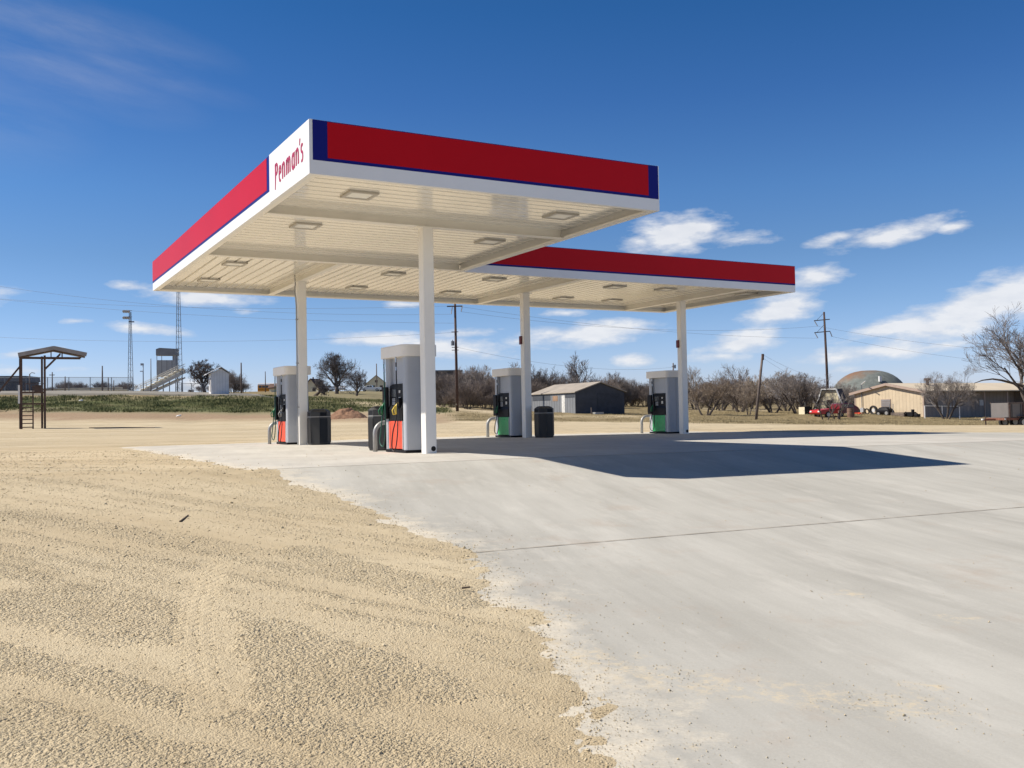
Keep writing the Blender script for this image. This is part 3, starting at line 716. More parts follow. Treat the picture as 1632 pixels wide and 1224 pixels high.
# ---- columns
cols = []
for (u, v) in COLS:
    zg = Tz(*uv(u, v)) - .03; mb = MB(); h = .127
    mb.prism([(u + a, v + b) for a, b in rrect(h, h, .02, 2)], zg, ZB - .002)
    c = obj('column', mb, M['column'], can); cols.append(c)
    pl = MB(); pl.box(u - .21, u + .21, v - .14, v + .14, ZB - .022, ZB - .003); obj('cap_plate', pl, M['beam'], c)
for k in (0, 3):                                                  # knock-out hole low on two columns
    u, v = COLS[k]; zg = Tz(*uv(u, v)); mb = MB()
    mb.tube([(u + .045, v - .132, zg + .10), (u + .045, v - .1, zg + .10)], .055, 14); obj('conduit_hole', mb, M['hole'], cols[k])
u, v = COLS[1]; zg = Tz(*uv(u, v))                                 # conduit on the rear left column
mb = MB(); mb.tube([(u - .175, v - .09, zg + .0), (u - .175, v - .09, 4.1), (u - .19, v - .09, 4.35), (u - .23, v - .09, 4.55), (u - .2, v - .1, 4.75), (u - .22, v - .1, ZD)], .022, 8)
for z in (1.1, 2.4, 3.7): mb.box(u - .205, u - .127, v - .12, v - .06, zg + z, zg + z + .03)
obj('conduit', mb, M['galv'], cols[1])
for k in (2, 3):
    u, v = COLS[k]; mb = MB(); mb.box(u - .185, u - .129, v + .0, v + .12, 3.12, 3.40); obj('shutoff_box', mb, M['redbox'], cols[k], bevel=.01)
# ---- ceiling lights at the places seen
LIGHT_PX = [(573, 312), (893.5, 345), (487, 361), (780.5, 386), (374, 421.5), (332.5, 447.3), (627, 437.5), (568, 459.3), (788, 446), (717.5, 467), (980, 458), (897.5, 476), (1061, 462), (975.5, 479.5), (1189, 469)]
ct, st = math.cos(-TH), math.sin(-TH)
for (px, py) in LIGHT_PX:
    p = at_z(px, py, ZD - .03); dx, dy = p.x - A0[0], p.y - A0[1]; u, v = dx * ct - dy * st, dx * st + dy * ct
    mb = MB(); h = .29
    for (x0, x1, y0, y1) in ((-h, h, -h, -h + .07), (-h, h, h - .07, h), (-h, -h + .07, -h + .07, h - .07), (h - .07, h, -h + .07, h - .07)):
        mb.box(u + x0, u + x1, v + y0, v + y1, ZD - .04, ZD - .001)
    lo_ = obj('ceiling_light', mb, M['frame'], can)
    ln = MB(); ln.box(u - h + .07, u + h - .07, v - h + .07, v + h - .07, ZD - .028, ZD - .002); obj('lens', ln, M['lens'], lo_)

# ------------------------------------------------------------------ fuel pumps (local frame like the canopy's)
def make_pump(u, v, label, door, near_nozzle, two_hoses):
    x, y = uv(u, v); zg = Tz(x, y) + .005
    t = thing('fuel_pump', label, 'fuel pump', (x, y, zg), TH, 'fuel pumps under the canopy')
    b = MB(); b.prism(rrect(.34, .60, .03, 2), 0, .06); obj('plinth', b, M['black'], t)
    for s in (-1, 1):
        m = MB(); m.prism([(px, py + s * .50) for px, py in rrect(.33, .105, .075, 5)], .06, 2.10); sp_ = obj('side_panel', m, M['pumpgrey'], t)
        m = MB(); yy = s * .607; m.box(.02, .318, min(yy, yy + s * .012), max(yy, yy + s * .012), .08, 2.06); obj('end_cover', m, M['pumpend'], sp_, bevel=.005)
    m = MB(); m.box(-.22, .22, -.393, .393, 1.46, 2.10); obj('upper_panel', m, M['pumpgrey'], t)
    h = MB(); rr = rrect(.425, .69, .14, 6); rt = rrect(.415, .68, .13, 6)
    h.loft([[(a, b_, 2.10) for a, b_ in rr], [(a, b_, 2.33) for a, b_ in rr], [(a, b_, 2.355) for a, b_ in rt]]); obj('hood', h, M['hood'], t)
    for s in (-1, 1):
        m = MB(); prof = [(s * .20, .70), (s * .33, .70), (s * .335, .95), (s * .30, 1.05), (s * .29, 1.48), (s * .22, 1.52), (s * .20, 1.52)]
        m.prism_y(prof, -.392, .392); fc = obj('dispenser_face', m, M['black'], t)
        sx0, sx1 = sorted((s * .332, s * .40)); m = MB(); m.box(sx0, sx1, .36, .60, .74, 1.46); obj('boot_column', m, M['black'], t, bevel=.02)
        sx = lambda a: (min(s * a[0], s * a[1]), max(s * a[0], s * a[1]))
        m = MB(); m.box(*sx((.29, .305)), .02, .26, 1.22, 1.40); obj('display', m, M['screen'], fc, bevel=.006)
        for q0, q1, q2, q3 in ((-.24, -.14, 1.12, 1.22), (-.23, -.15, 1.31, 1.37)): m = MB(); m.box(*sx((.29, .303)), q0, q1, q2, q3); obj('sticker', m, M['paper'], fc)
        m = MB()
        for i in range(3):
            for j in range(4): m.box(*sx((.30, .312)), .05 + i * .06, .09 + i * .06, 1.06 + j * .037, 1.085 + j * .037)
        obj('keypad', m, M['pumpgrey'], fc)
        m = MB(); m.box(*sx((.20, .335)), -.385, .385, .08, .69); dr = obj('lower_door', m, door, t, bevel=.008)
        m = MB(); m.box(*sx((.335, .343)), -.12, .12, .58, .63); obj('handle', m, door, dr, bevel=.004)
        for e0, e1_ in ((-.395, -.386), (.386, .395)): m = MB(); m.box(*sx((.2, .332)), e0, e1_, .07, .69); obj('door_edge', m, M['hutwall'], t)
        spec = [(.50, M['greennoz'], M['greenhose'] if two_hoses else M['rubber'], .12)]
        if two_hoses: spec.append((-.22, near_nozzle, M['rubber'], .02))
        else: spec = [(.30, M['greennoz'], M['rubber'], .10)]
        for (yy, nm, hm, zl) in spec:
            # nozzle: boot, grip with guard, spout
            nz = MB(); far_ = yy > .4; xo = .40 if not far_ else .44
            nz.tube([(s * xo, yy, .84), (s * (xo + .005), yy, .92), (s * (xo - .01), yy, 1.02), (s * (xo - .06), yy, 1.10)], [.024, .03, .032, .026], 10)
            nz.tube([(s * (xo + .07), yy, .84), (s * (xo + .085), yy, .93), (s * (xo + .02), yy, 1.03)], [.013, .016, .014], 6)
            nz.tube([(s * xo, yy, .84), (s * (xo + .07), yy, .84)], .014, 6)
            no = obj('nozzle', nz, nm, t, smooth=True)
            sp2 = MB(); sp2.tube([(s * (xo - .06), yy, 1.10), (s * (xo - .13), yy, 1.15)], .014, 8); obj('spout', sp2, M['steel'], no)
            bt = MB(); bt.box(*sx((.30, .36)), yy - .07, yy + .07, .98, 1.20); obj('nozzle_boot', bt, M['black'], t, bevel=.01)
            hs = MB(); top = (s * .385, yy - .0, 2.10); pts = []
            ctl = [Vector(top), Vector((s * .395, yy - .03, 1.75)), Vector((s * .41, yy - .09, 1.2)), Vector((s * .43, yy - .16, .6)), Vector((s * .46, yy - .14, .2)),
                   Vector((s * .48, yy - .05, zl + .01)), Vector((s * .49, yy + .05, .12 + zl)), Vector((s * .47, yy + .03, .45)), Vector((s * (xo + .01), yy, .72)), Vector((s * xo, yy, .84))]
            for i in range(len(ctl) - 1):
                a0, a1, a2, a3 = ctl[max(i - 1, 0)], ctl[i], ctl[i + 1], ctl[min(i + 2, len(ctl) - 1)]
                for k in range(6):
                    q = k / 6; pts.append(.5 * ((2 * a1) + (a2 - a0) * q + (2 * a0 - 5 * a1 + 4 * a2 - a3) * q * q + (3 * a1 - a0 - 3 * a2 + a3) * q ** 3))
            pts.append(ctl[-1]); hs.tube(pts, .0145, 8); ho = obj('hose', hs, hm, t, smooth=True)
            for c0_, c1_ in (((s * .385, yy, 2.09), (s * .387, yy - .005, 1.98)), ((s * .39, yy - .012, 1.88), (s * .392, yy - .02, 1.80))): sw = MB(); sw.tube([c0_, c1_], .022, 8); obj('hose_coupling', sw, M['steel'], ho)
    return t
PDV = 1.06
make_pump(COLS[1][0], COLS[1][1] + PDV, 'grey fuel pump with orange lower doors and grey nozzle behind the rear left column', M['orange'], M['galv'], True)
make_pump(COLS[0][0], COLS[0][1] + PDV, 'nearest fuel pump with orange lower doors and a yellow nozzle beside the front column', M['orange'], M['yellow'], True)
make_pump(COLS[2][0], COLS[2][1] + PDV, 'grey fuel pump with green lower doors next to the column with a charcoal bin', M['green'], None, False)
make_pump(COLS[3][0], COLS[3][1] + PDV, 'farthest fuel pump with green lower doors beside the rear right column, no bin by it', M['green'], None, False)

# ---- bins
def make_bin(u, v, label, face=-1):
    x, y = uv(u, v); t = thing('trash_can', label, 'trash can', (x, y, Tz(x, y) + .004), TH + R(6), 'bins beside the pumps')
    def octo(r, k=.30): return [(r, k * r * 1.35), (k * r * 1.35, r), (-k * r * 1.35, r), (-r, k * r * 1.35), (-r, -k * r * 1.35), (-k * r * 1.35, -r), (k * r * 1.35, -r), (r, -k * r * 1.35)]
    b = MB(); b.loft([[(a, c, z) for a, c in octo(r)] for z, r in ((0, .285), (.03, .30), (.80, .315), (.805, .305))]); obj('body', b, M['bin'], t)
    b = MB(); b.prism(octo(.319), .806, .822); obj('band', b, M['galv'], t)
    b = MB(); b.loft([[(a, c, z) for a, c in octo(r)] for z, r in ((.823, .315), (.96, .312), (1.03, .22), (1.045, .15))]); ld = obj('lid', b, M['bin'], t)
    for k in range(4):
        a = k * math.pi / 2; c_, s_ = math.cos(a), math.sin(a)
        b = MB(); q = [(.318, -.125, .06), (.318, .125, .06), (.323, .125, .76), (.323, -.125, .76)]
        vs = [(px * c_ - py * s_, px * s_ + py * c_, pz) for px, py, pz in q] + [((px - .02) * c_ - py * s_, (px - .02) * s_ + py * c_, pz) for px, py, pz in q]
        b.add(vs, [(0, 1, 2, 3), (7, 6, 5, 4), (0, 4, 5, 1), (1, 5, 6, 2), (2, 6, 7, 3), (3, 7, 4, 0)]); obj('side_panel', b, M['binglass'], t)
        b = MB(); q = [(.3155, -.1, .84), (.3155, .1, .84), (.3145, .1, .94), (.3145, -.1, .94)]
        vs = [(px * c_ - py * s_, px * s_ + py * c_, pz) for px, py, pz in q] + [((px - .02) * c_ - py * s_, (px - .02) * s_ + py * c_, pz) for px, py, pz in q]
        b.add(vs, [(0, 1, 2, 3), (7, 6, 5, 4), (0, 4, 5, 1), (1, 5, 6, 2), (2, 6, 7, 3), (3, 7, 4, 0)]); obj('opening', b, M['black'], ld)
make_bin(COLS[1][0] + .34, COLS[1][1] - .50, 'charcoal eight sided bin in front of the rear left column, by an orange pump')
make_bin(COLS[0][0] - .02, COLS[0][1] + 2.62, 'charcoal bin half hidden behind the nearest pump and its hoop guard')
make_bin(COLS[2][0] + .42, COLS[2][1] - .42, 'charcoal bin at the foot of the column beside a green doored pump')

# ---- hoop guards at the far end of each island
for (cu, cv), lab in zip(COLS, ('bent steel hoop guard at the end of the nearest pump', 'bent steel hoop guard left of the rear left orange pump', 'bent steel hoop guard left of the green pump that has a bin', 'bent steel hoop guard left of the farthest green pump')):
    x, y = uv(cu, cv + 1.95); o = MB(); hw, hh, r_ = .47, .66, .24
    pts = [(-hw, 0, -.05), (-hw, 0, hh - r_)] + [(-hw + r_ - r_ * math.cos(R(a)), 0, hh - r_ + r_ * math.sin(R(a))) for a in (15, 30, 45, 60, 75, 90)]
    pts += [(hw - r_ + r_ * math.sin(R(a)), 0, hh - r_ + r_ * math.cos(R(a))) for a in (0, 15, 30, 45, 60, 75, 90)] + [(hw, 0, -.05)]
    o.tube(pts, .052, 12); ob = obj('hoop_guard', o, M['galv'], None, smooth=True); ob.location = (x, y, Tz(x, y)); ob.rotation_euler = (0, 0, TH); tag(ob, lab, 'hoop guard', 'hoop guards at the pump islands')
# ------------------------------------------------------------------ background, left: stand, berm, sports field
SUNRISE = None
# steel loading stand at the edge of the lot
b0 = spot(49, 73); t = thing('loading_stand', 'rusty steel stand with ladder and tin roof at the far left of the lot', 'stand', b0, R(26.6))
def P2(px, py): return ((px - 49) * .0427, (684 - py) * .0477)
m = MB()
posts = []
for px, yy in ((34.3, -.6), (32.2, .7), (71.5, -.6), (67.3, .7)):
    x, _ = P2(px, 0); q = MB(); q.box(x - .075, x + .075, yy - .075, yy + .075, -.3, 5.35 if px < 40 else 5.55); obj('post', q, M['rust'], t)
for yy in (-.72, .82):
    q = MB(); L_ = [P2(31, 568), P2(86, 556.5), P2(137, 566)]
    for a, b_ in zip(L_[:-1], L_[1:]): q.beam((a[0], yy, a[1]), (b_[0], yy, b_[1]), .07, .14)
    q.beam((*[P2(31, 571)[0]], yy, P2(0, 571)[1]), (P2(131, 571)[0], yy, P2(0, 571)[1]), .06, .09)
    for px in (82, 100): q.beam((P2(px, 0)[0], yy, P2(0, 571)[1]), (P2(px, 0)[0], yy, P2(0, 560)[1]), .05, .05)
    obj('roof_truss', q, M['rust'], t)
q = MB(); e0, rg, e2_ = P2(29.5, 565), P2(86, 553.4), P2(139.5, 563.5)
for (a, b_) in ((e0, rg), (rg, e2_)):
    k = 14
    for i in range(k):
        f0, f1 = i / k, (i + 1) / k
        x0, z0, x1, z1 = a[0] + (b_[0] - a[0]) * f0, a[1] + (b_[1] - a[1]) * f0, a[0] + (b_[0] - a[0]) * f1, a[1] + (b_[1] - a[1]) * f1
        dz = .012 * (i % 2)
        q.add([(x0, -1.1, z0 + dz), (x1, -1.1, z1 + dz), (x1, 1.2, z1 + dz), (x0, 1.2, z0 + dz), (x0, -1.1, z0 + dz - .04), (x1, -1.1, z1 + dz - .04), (x1, 1.2, z1 + dz - .04), (x0, 1.2, z0 + dz - .04)], [(0, 1, 2, 3), (7, 6, 5, 4), (0, 4, 5, 1), (1, 5, 6, 2), (2, 6, 7, 3), (3, 7, 4, 0)])
obj('roof_sheet', q, M['tin'], t)
for yy in (-1.13, 1.23):
    q = MB()
    for (a, b_) in ((e0, rg), (rg, e2_)): q.beam((a[0], yy, a[1] - .13), (b_[0], yy, b_[1] - .13), .03, .30)
    obj('roof_edge', q, M['tin'], t)
q = MB(); q.beam((*P2(72, 589)[:1], .7, P2(0, 589)[1]), (P2(97, 0)[0], .7, P2(0, 564.5)[1]), .11, .11); q.beam((P2(72, 0)[0], -.6, P2(0, 589)[1]), (P2(97, 0)[0], -.6, P2(0, 564.5)[1]), .11, .11)
q.beam((P2(32, 0)[0], .7, P2(0, 584)[1]), (P2(-4, 0)[0], .7, P2(0, 628)[1]), .13, .13); q.beam((P2(-4, 0)[0], .7, P2(0, 628)[1]), (P2(-20, 0)[0], .7, -.3), .13, .13); obj('brace', q, M['rust'], t)
q = MB()
for py in (644.5, 626.2): q.box(P2(33, 0)[0], P2(72, 0)[0], -.68, .78, P2(0, py)[1] - .05, P2(0, py)[1] + .05)
obj('platform', q, M['rust'], t)
q = MB(); z = P2(0, 613)[1]; q.beam((P2(40, 0)[0], -.7, z), (P2(72, 0)[0], -.7, z), .05, .05); q.beam((P2(40, 0)[0], -.7, P2(0, 626)[1]), (P2(40, 0)[0], -.7, z), .05, .05); q.beam((P2(47, 0)[0], -.7, P2(0, 626)[1]), (P2(47, 0)[0], -.7, z), .04, .04); obj('guard_rail', q, M['rust'], t)
q = MB(); q.box(P2(54.5, 0)[0], P2(68, 0)[0], -.78, -.74, P2(0, 626)[1], P2(0, 615)[1]); obj('sign_board', q, M['darkwood'], t)
q = MB(); xr = P2(52.6, 0)[0]
q.box(xr - .05, xr + .05, -.8, -.7, -.2, P2(0, 616)[1]); q.box(P2(34.5, 0)[0], P2(35.5, 0)[0], -.8, -.7, -.2, P2(0, 645)[1])
for py in (681.5, 675.5, 669.3, 663.2, 656.9, 650.5): q.box(P2(35, 0)[0], xr, -.78, -.72, P2(0, py)[1] - .035, P2(0, py)[1] + .035)
obj('ladder', q, M['rust'], t)
q = MB(); q.box(P2(29, 0)[0], P2(32, 0)[0], -.75, -.71, P2(0, 644)[1], P2(0, 615)[1]); obj('marker_board', q, M['white2'], t)
# steel rod lying on the lot, dry stick, twigs
a, b_ = at_d(142, 682.2, 73), at_d(247, 680.6, 73); q = MB(); q.tube([(a.x, a.y, Tz(a.x, a.y) + .06), ((a.x + b_.x) / 2, a.y, Tz((a.x + b_.x) / 2, a.y) + .09), (b_.x, b_.y, Tz(b_.x, b_.y) + .06)], .03, 6)
tag(obj('steel_rod', q, M['rust']), 'long thin steel rod lying on the pale lot right of the loading stand', 'rod')
gx, gy = ground_px(287, 833); hx, hy = ground_px(300, 823); q = MB(); q.tube([(gx, gy, Tz(gx, gy) + .012), ((gx + hx) / 2, (gy + hy) / 2 + .03, Tz(gx, gy) + .026), (hx, hy, Tz(hx, hy) + .016)], [.012, .014, .007], 6)
tag(obj('stick', q, M['stick']), 'short dark stick lying on the gravel left of the concrete', 'stick')
gx, gy = ground_px(742, 943); q = MB(); q.tube([(gx - .03, gy, Tz(gx, gy) + .03), (gx + .04, gy + .01, Tz(gx, gy) + .036)], [.009, .007], 6)
tag(obj('bark_chip', q, M['stick']), 'small dark bark chip on the gravel close to the concrete edge', 'bark chip')
# scattered pieces of litter
for (px, py, d, lab) in ((284, 663.5, 96, 'white scrap of litter on the dirt below the left grass bank'), (128, 639, 112, 'white scrap of litter high on the left grass bank')):
    p = at_d(px, py, d); q = MB(); z = Tz(p.x, p.y); q.add([(-.25, 0, 0), (.2, .1, .02), (.28, .2, .2), (-.15, .15, .16), (0, -.1, .1)], [(0, 1, 4), (1, 2, 4), (2, 3, 4), (3, 0, 4), (0, 3, 2, 1)])
    o = obj('litter', q, M['white2']); o.location = (p.x, p.y, z + .12); tag(o, lab, 'litter')

# road along the top of the bank
q = MB(); N_ = 60
for i in range(N_ + 1):
    px = -260 + (440 + 260) * i / N_; c = spot(px, 120); d = spot(px, 131)
    dp = .16 * (1 - sstep(395, 440, px)) + .02
    q.v += [(c.x, c.y, c.z + dp), (d.x, d.y, max(d.z, c.z) + dp + .02), (c.x + .1, c.y - .5, c.z - .5)]
    if i: n = len(q.v); q.f += [(n - 6, n - 3, n - 2, n - 5), (n - 4, n - 1, n - 3, n - 6)]
struct(obj('road', q, M['asphalt']))

def fence(px0, px1, d, h, n, label, group=None, pm='lattice'):
    a, b_ = spot(px0, d), spot(px1, d); t = thing('chain_link_fence', label, 'fence', a, 0, group)
    pts = [a.lerp(b_, i / (n - 1)) for i in range(n)]; pts = [Vector((p.x, p.y, Tz(p.x, p.y) + (.35 if d > 120 else 0))) - a for p in pts]
    for p in pts: q = MB(); q.tube([p - Vector((0, 0, .5)), p + Vector((0, 0, h))], .05, 6); obj('post', q, M[pm], t)
    q = MB(); q.tube([p + Vector((0, 0, h - .03)) for p in pts], .035, 6); obj('top_rail', q, M[pm], t)
    q = MB()
    for i in range(n - 1):
        q.add([pts[i] + Vector((0, .02, 0)), pts[i + 1] + Vector((0, .02, 0)), pts[i + 1] + Vector((0, .02, h - .05)), pts[i] + Vector((0, .02, h - .05))], [(0, 1, 2, 3)])
    obj('mesh', q, M['link'], t)
fence(-60, 212, 136, 1.75, 9, 'long chain link fence on top of the bank behind the loading stand')
fence(289, 338, 136, 1.05, 4, 'low chain link fence between the bleachers and the white hut')

# dark long building far left
p = spot(0, 185); t = thing('field_house', 'long dark low building at the far left edge behind the fence', 'building', p, R(4))
sc_ = 185 / 1530
q = MB(); q.box(-60 * sc_, 40 * sc_, 0, 6, -.5, 2.3); obj('wall', q, mat('dark building wall', (.05, .055, .07), .7, var=.3, vscale=.5), t)
q = MB(); q.prism_y([(-62 * sc_, 2.31), (42 * sc_, 2.31), (41 * sc_, 3.35), (-61 * sc_, 3.5)], -.3, 6.2); obj('roof', q, mat('dull grey roof', (.12, .13, .15), .7, var=.15), t)
for i in range(4):
    q = MB(); x = -52 * sc_ + i * 3.1; q.box(x, x + 1.3, -.04, .02, .7, 1.7); obj('window', q, M['glass'], t)
# low wall / far bleachers seen through the fence
p = spot(140, 190); t = thing('far_bleachers', 'low grey rows of bleachers seen through the left chain link fence', 'bleachers', p, 0)
for k in range(3):
    q = MB(); q.box(-12 + k * .3, 9 - k * 1.5, k * .9, k * .9 + .5, .25 + k * .45, .36 + k * .45); q.box(-12 + k * .3, 9 - k * 1.5, k * .9 + .5, k * .9 + .55, -.1, .3 + k * .45); obj('row', q, M['alu'], t)

def pole(px, d, top_py, r_, label, cat='pole', m='wood_grey', lean=0, extra=None, name='utility_pole', sub=None, group=None):
    p = spot(px, d); h = at_d(px, top_py, d).z - p.z
    t = thing(name, label, cat, p, 0, group); q = MB(); q.tube([(0, 0, -.4), (lean * h * .5, 0, h * .5), (lean * h, 0, h)], [r_ * 1.15, r_, r_ * .8], 10); obj('shaft', q, M[m], t, smooth=True)
    return t, h
GP = 'distant poles beyond the left bank'
for (px, d, tp, r_, lab) in ((163.4, 140, 583, .10, 'tall plain pole behind the fence, tallest of those left of the light tower'), (172.8, 160, 601.5, .09, 'short plain pole just right of the tall plain pole'), (181.6, 170, 606, .08, 'lowest thin pole between the tall plain pole and the light tower'),
                             (104, 165, 600, .10, 'thin pole right of the stand roof with bare brush behind it'), (241, 185, 571.5, .08, 'thin bare pole left of the press box'), (385, 150, 578, .12, 'dark pole standing right of the white hut'),
                             (423.4, 235, 592, .11, 'dark pole in front of the yellow school bus'), (601, 262, 579.5, .15, 'dark pole beside the white pickup and cream house')):
    pole(px, d, tp, r_, lab, group=GP)
t, h = pole(83.5, 165, 593, .10, 'pole with a small crossarm seen under the loading stand roof', group=GP); q = MB(); q.beam((-.5, 0, h - .5), (.4, 0, h - .5), .12, .12); obj('crossarm', q, M['wood_grey'], t)
t, h = pole(47.5, 165, 596, .12, 'street lamp pole with a bent arm between the stand posts', 'street lamp', group=None, name='street_lamp'); q = MB(); q.tube([(0, 0, h), (.35, 0, h + .25), (.9, 0, h + .1)], .07, 6); obj('arm', q, M['lattice'], t)
t, h = pole(228.6, 185, 579.5, .09, 'small floodlight pole left of the press box', 'floodlight', 'lattice', name='floodlight_pole')
q = MB(); q.box(-.42, .05, -.25, .25, h - .35, h + .05); obj('lamp_head', q, M['porcelain'], t); q = MB(); q.box(-.55, .0, -.2, .2, h - 1.55, h - 1.4); obj('bracket', q, M['porcelain'], t)

def lattice(px, d, top_py, w0, w1, label, lamps):
    p = spot(px, d); h = at_d(px, top_py, d).z - p.z; t = thing('light_tower' if lamps else 'lattice_tower', label, 'tower', p, R(20))
    legs = MB(); c3 = [(math.cos(R(90 + k * 120)), math.sin(R(90 + k * 120))) for k in range(3)]
    for cx, cy in c3: legs.tube([(cx * w0, cy * w0, -.5), (cx * w1, cy * w1, h)], .055, 5)
    obj('legs', legs, M['lattice'], t); br = MB(); n = int(h / 1.1)
    for i in range(n):
        z = h * i / n; z1 = h * (i + 1) / n; w = w0 + (w1 - w0) * i / n; w_ = w0 + (w1 - w0) * (i + 1) / n
        for k in range(3):
            k2 = (k + 1) % 3; br.tube([(c3[k][0] * w, c3[k][1] * w, z), (c3[k2][0] * w, c3[k2][1] * w, z)], .02, 4, False)
            br.tube([(c3[k][0] * w, c3[k][1] * w, z), (c3[k2][0] * w_, c3[k2][1] * w_, z1)], .018, 4, False)
    obj('bracing', br, M['lattice'], t)
    if lamps:
        q = MB(); q.box(-.3, .75, -.5, .5, h - 2.05, h - 1.9); obj('platform', q, M['lattice'], t)
        for zz in (h - 1.1, h + .15):
            q = MB(); q.beam((-1.0, .0, zz), (.35, 0, zz + .1), .1, .1); r_ = obj('lamp_bar', q, M['lattice'], t)
            for i in range(3):
                l = MB(); x = -.95 + i * .42; l.tube([(x, .15, zz + .12), (x - .12, -.1, zz - .02), (x - .22, -.34, zz - .16)], [.12, .26, .3], 8); obj('lamp', l, M['porcelain'], r_)
    return t
lattice(208.5, 190, 497, .62, .20, 'steel lattice floodlight tower with two rows of lamps', True)
lattice(285.8, 190, 430, .80, .22, 'tall steel lattice tower behind the press box running up behind the canopy', False)

# press box and bleachers
p = spot(267, 198); k = 198 / 1530; t = thing('press_box', 'grey press box tower with an open window band above the bleachers', 'press box', p, R(18))
zf = lambda py: (628 - py) * k
q = MB(); w = 2.05
for sx in (-w + .1, w - .1):
    for sy in (.1, 2.9): q.box(sx - .09, sx + .09, sy - .09, sy + .09, -.4, zf(598))
obj('leg', q, M['lattice'], t)
q = MB(); q.box(-w, w, 0, 3, zf(600), zf(574)); bw = obj('wall', q, M['sidebox'], t)
q = MB(); q.box(-w - .03, -w, .25, 2.7, zf(596), zf(577)); obj('side_panel', q, M['hutwall'], bw)
for sx in (-w + .06, -w + 1.0, w - .95, w - .06):
    q = MB(); q.box(sx - .06, sx + .06, .03, .15, zf(574), zf(566)); obj('window_post', q, M['boxroof'], t)
q = MB(); q.box(w - 1.0, w, .16, 2.89, zf(574), zf(566)); obj('rear_wall', q, M['boxwall'], t)
q = MB(); q.prism_y([(-w - .12, zf(566)), (w + .12, zf(566)), (w + .12, zf(556)), (-w + .6, zf(554.4)), (-w - .12, zf(556.5))], -.15, 3.1); obj('roof', q, M['boxroof'], t)
p = spot(256, 188); k = 188 / 1530; t = thing('bleachers', 'tiered metal bleachers climbing to the right in front of the press box', 'bleachers', p, R(30))
X0, X1, H0, H1, BL = -3.6, 4.3, .5, 4.9, 6.5
for i in range(10):
    f0 = i / 9; x = X0 + (X1 - X0) * f0; z = H0 + (H1 - H0) * f0; q = MB(); q.box(x - .2, x + .2, 0, BL, z, z + .1); bn = obj('bench', q, M['alu'], t)
    q = MB(); q.box(x + .24, x + .66, 0, BL, z - .22, z - .14); obj('footboard', q, M['alu'], bn)
    q = MB(); q.box(x + .205, x + .235, 0, BL, z - .45, z + .02); obj('riser', q, M['alu'], bn)
for yy in (-.05, BL * .5, BL + .05):
    q = MB(); q.beam((X0 - .2, yy, H0 - .55), (X1 + .4, yy, H1 - .55), .1, .62); obj('stringer', q, M['alu'], t)
    q = MB(); q.beam((X0 + 1.2, yy, H0 - .75), (X1 + .4, yy, H1 - 1.75), .1, .3); obj('lower_stringer', q, M['alu'], t)
for i in range(7):
    x = X0 + .5 + i * 1.2; z = H0 + (H1 - H0) * (x - X0) / (X1 - X0) - .5
    for yy in (.0, BL): q = MB(); q.box(x - .07, x + .07, yy - .07, yy + .07, -.5, max(z, 0)); obj('support', q, M['lattice'], t)
for yy in (-.12, BL + .12):
    q = MB()
    for dz in (1.0, .55): q.tube([(X0 - .3, yy, H0 + dz), (X1 + .4, yy, H1 + dz)], .05, 5)
    for i in range(9): x = X0 + i * (X1 - X0) / 8; z = H0 + (H1 - H0) * i / 8; q.tube([(x, yy, z), (x, yy, z + 1.0)], .04, 5)
    obj('hand_rail', q, M['alu'], t)

# white hut on the bank
p = spot(351, 124); p.z += .45; k = 124 / 1530; t = thing('white_hut', 'small white gabled hut with overhanging roof on top of the bank', 'hut', p, R(24))
zf = lambda py: (630 - py) * k
q = MB(); W_ = 1.12; q.prism_y([(-W_, -.5), (W_, -.5), (W_, zf(601)), (.15, zf(593)), (-W_, zf(600.5))], 0, 2.4); obj('wall', q, M['sidehut'], t)
q = MB(); q.beam((-W_ - .62, 1.2, zf(603.5)), (.15, 1.2, zf(591.8)), 3.0, .07, (0, 1, 0)); 
q = MB()
for (a, b_) in (((-W_ - .6, zf(603)), (.15, zf(591.3))), ((.15, zf(591.3)), (W_ + .3, zf(602)))):
    q.add([(a[0], -.35, a[1]), (b_[0], -.35, b_[1]), (b_[0], 2.75, b_[1]), (a[0], 2.75, a[1]), (a[0], -.35, a[1] + .08), (b_[0], -.35, b_[1] + .08), (b_[0], 2.75, b_[1] + .08), (a[0], 2.75, a[1] + .08)],
          [(3, 2, 1, 0), (4, 5, 6, 7), (0, 1, 5, 4), (1, 2, 6, 5), (2, 3, 7, 6), (3, 0, 4, 7)])
obj('roof', q, M['hutroof'], t)
q = MB(); q.box(-W_ - .02, -W_ + .02, .5, 1.3, .02, 1.75); obj('door', q, M['wood_grey'], t); q = MB(); q.box(-W_ - .03, -W_ + .02, 1.55, 2.0, 1.0, 1.5); obj('window', q, M['glass'], t)

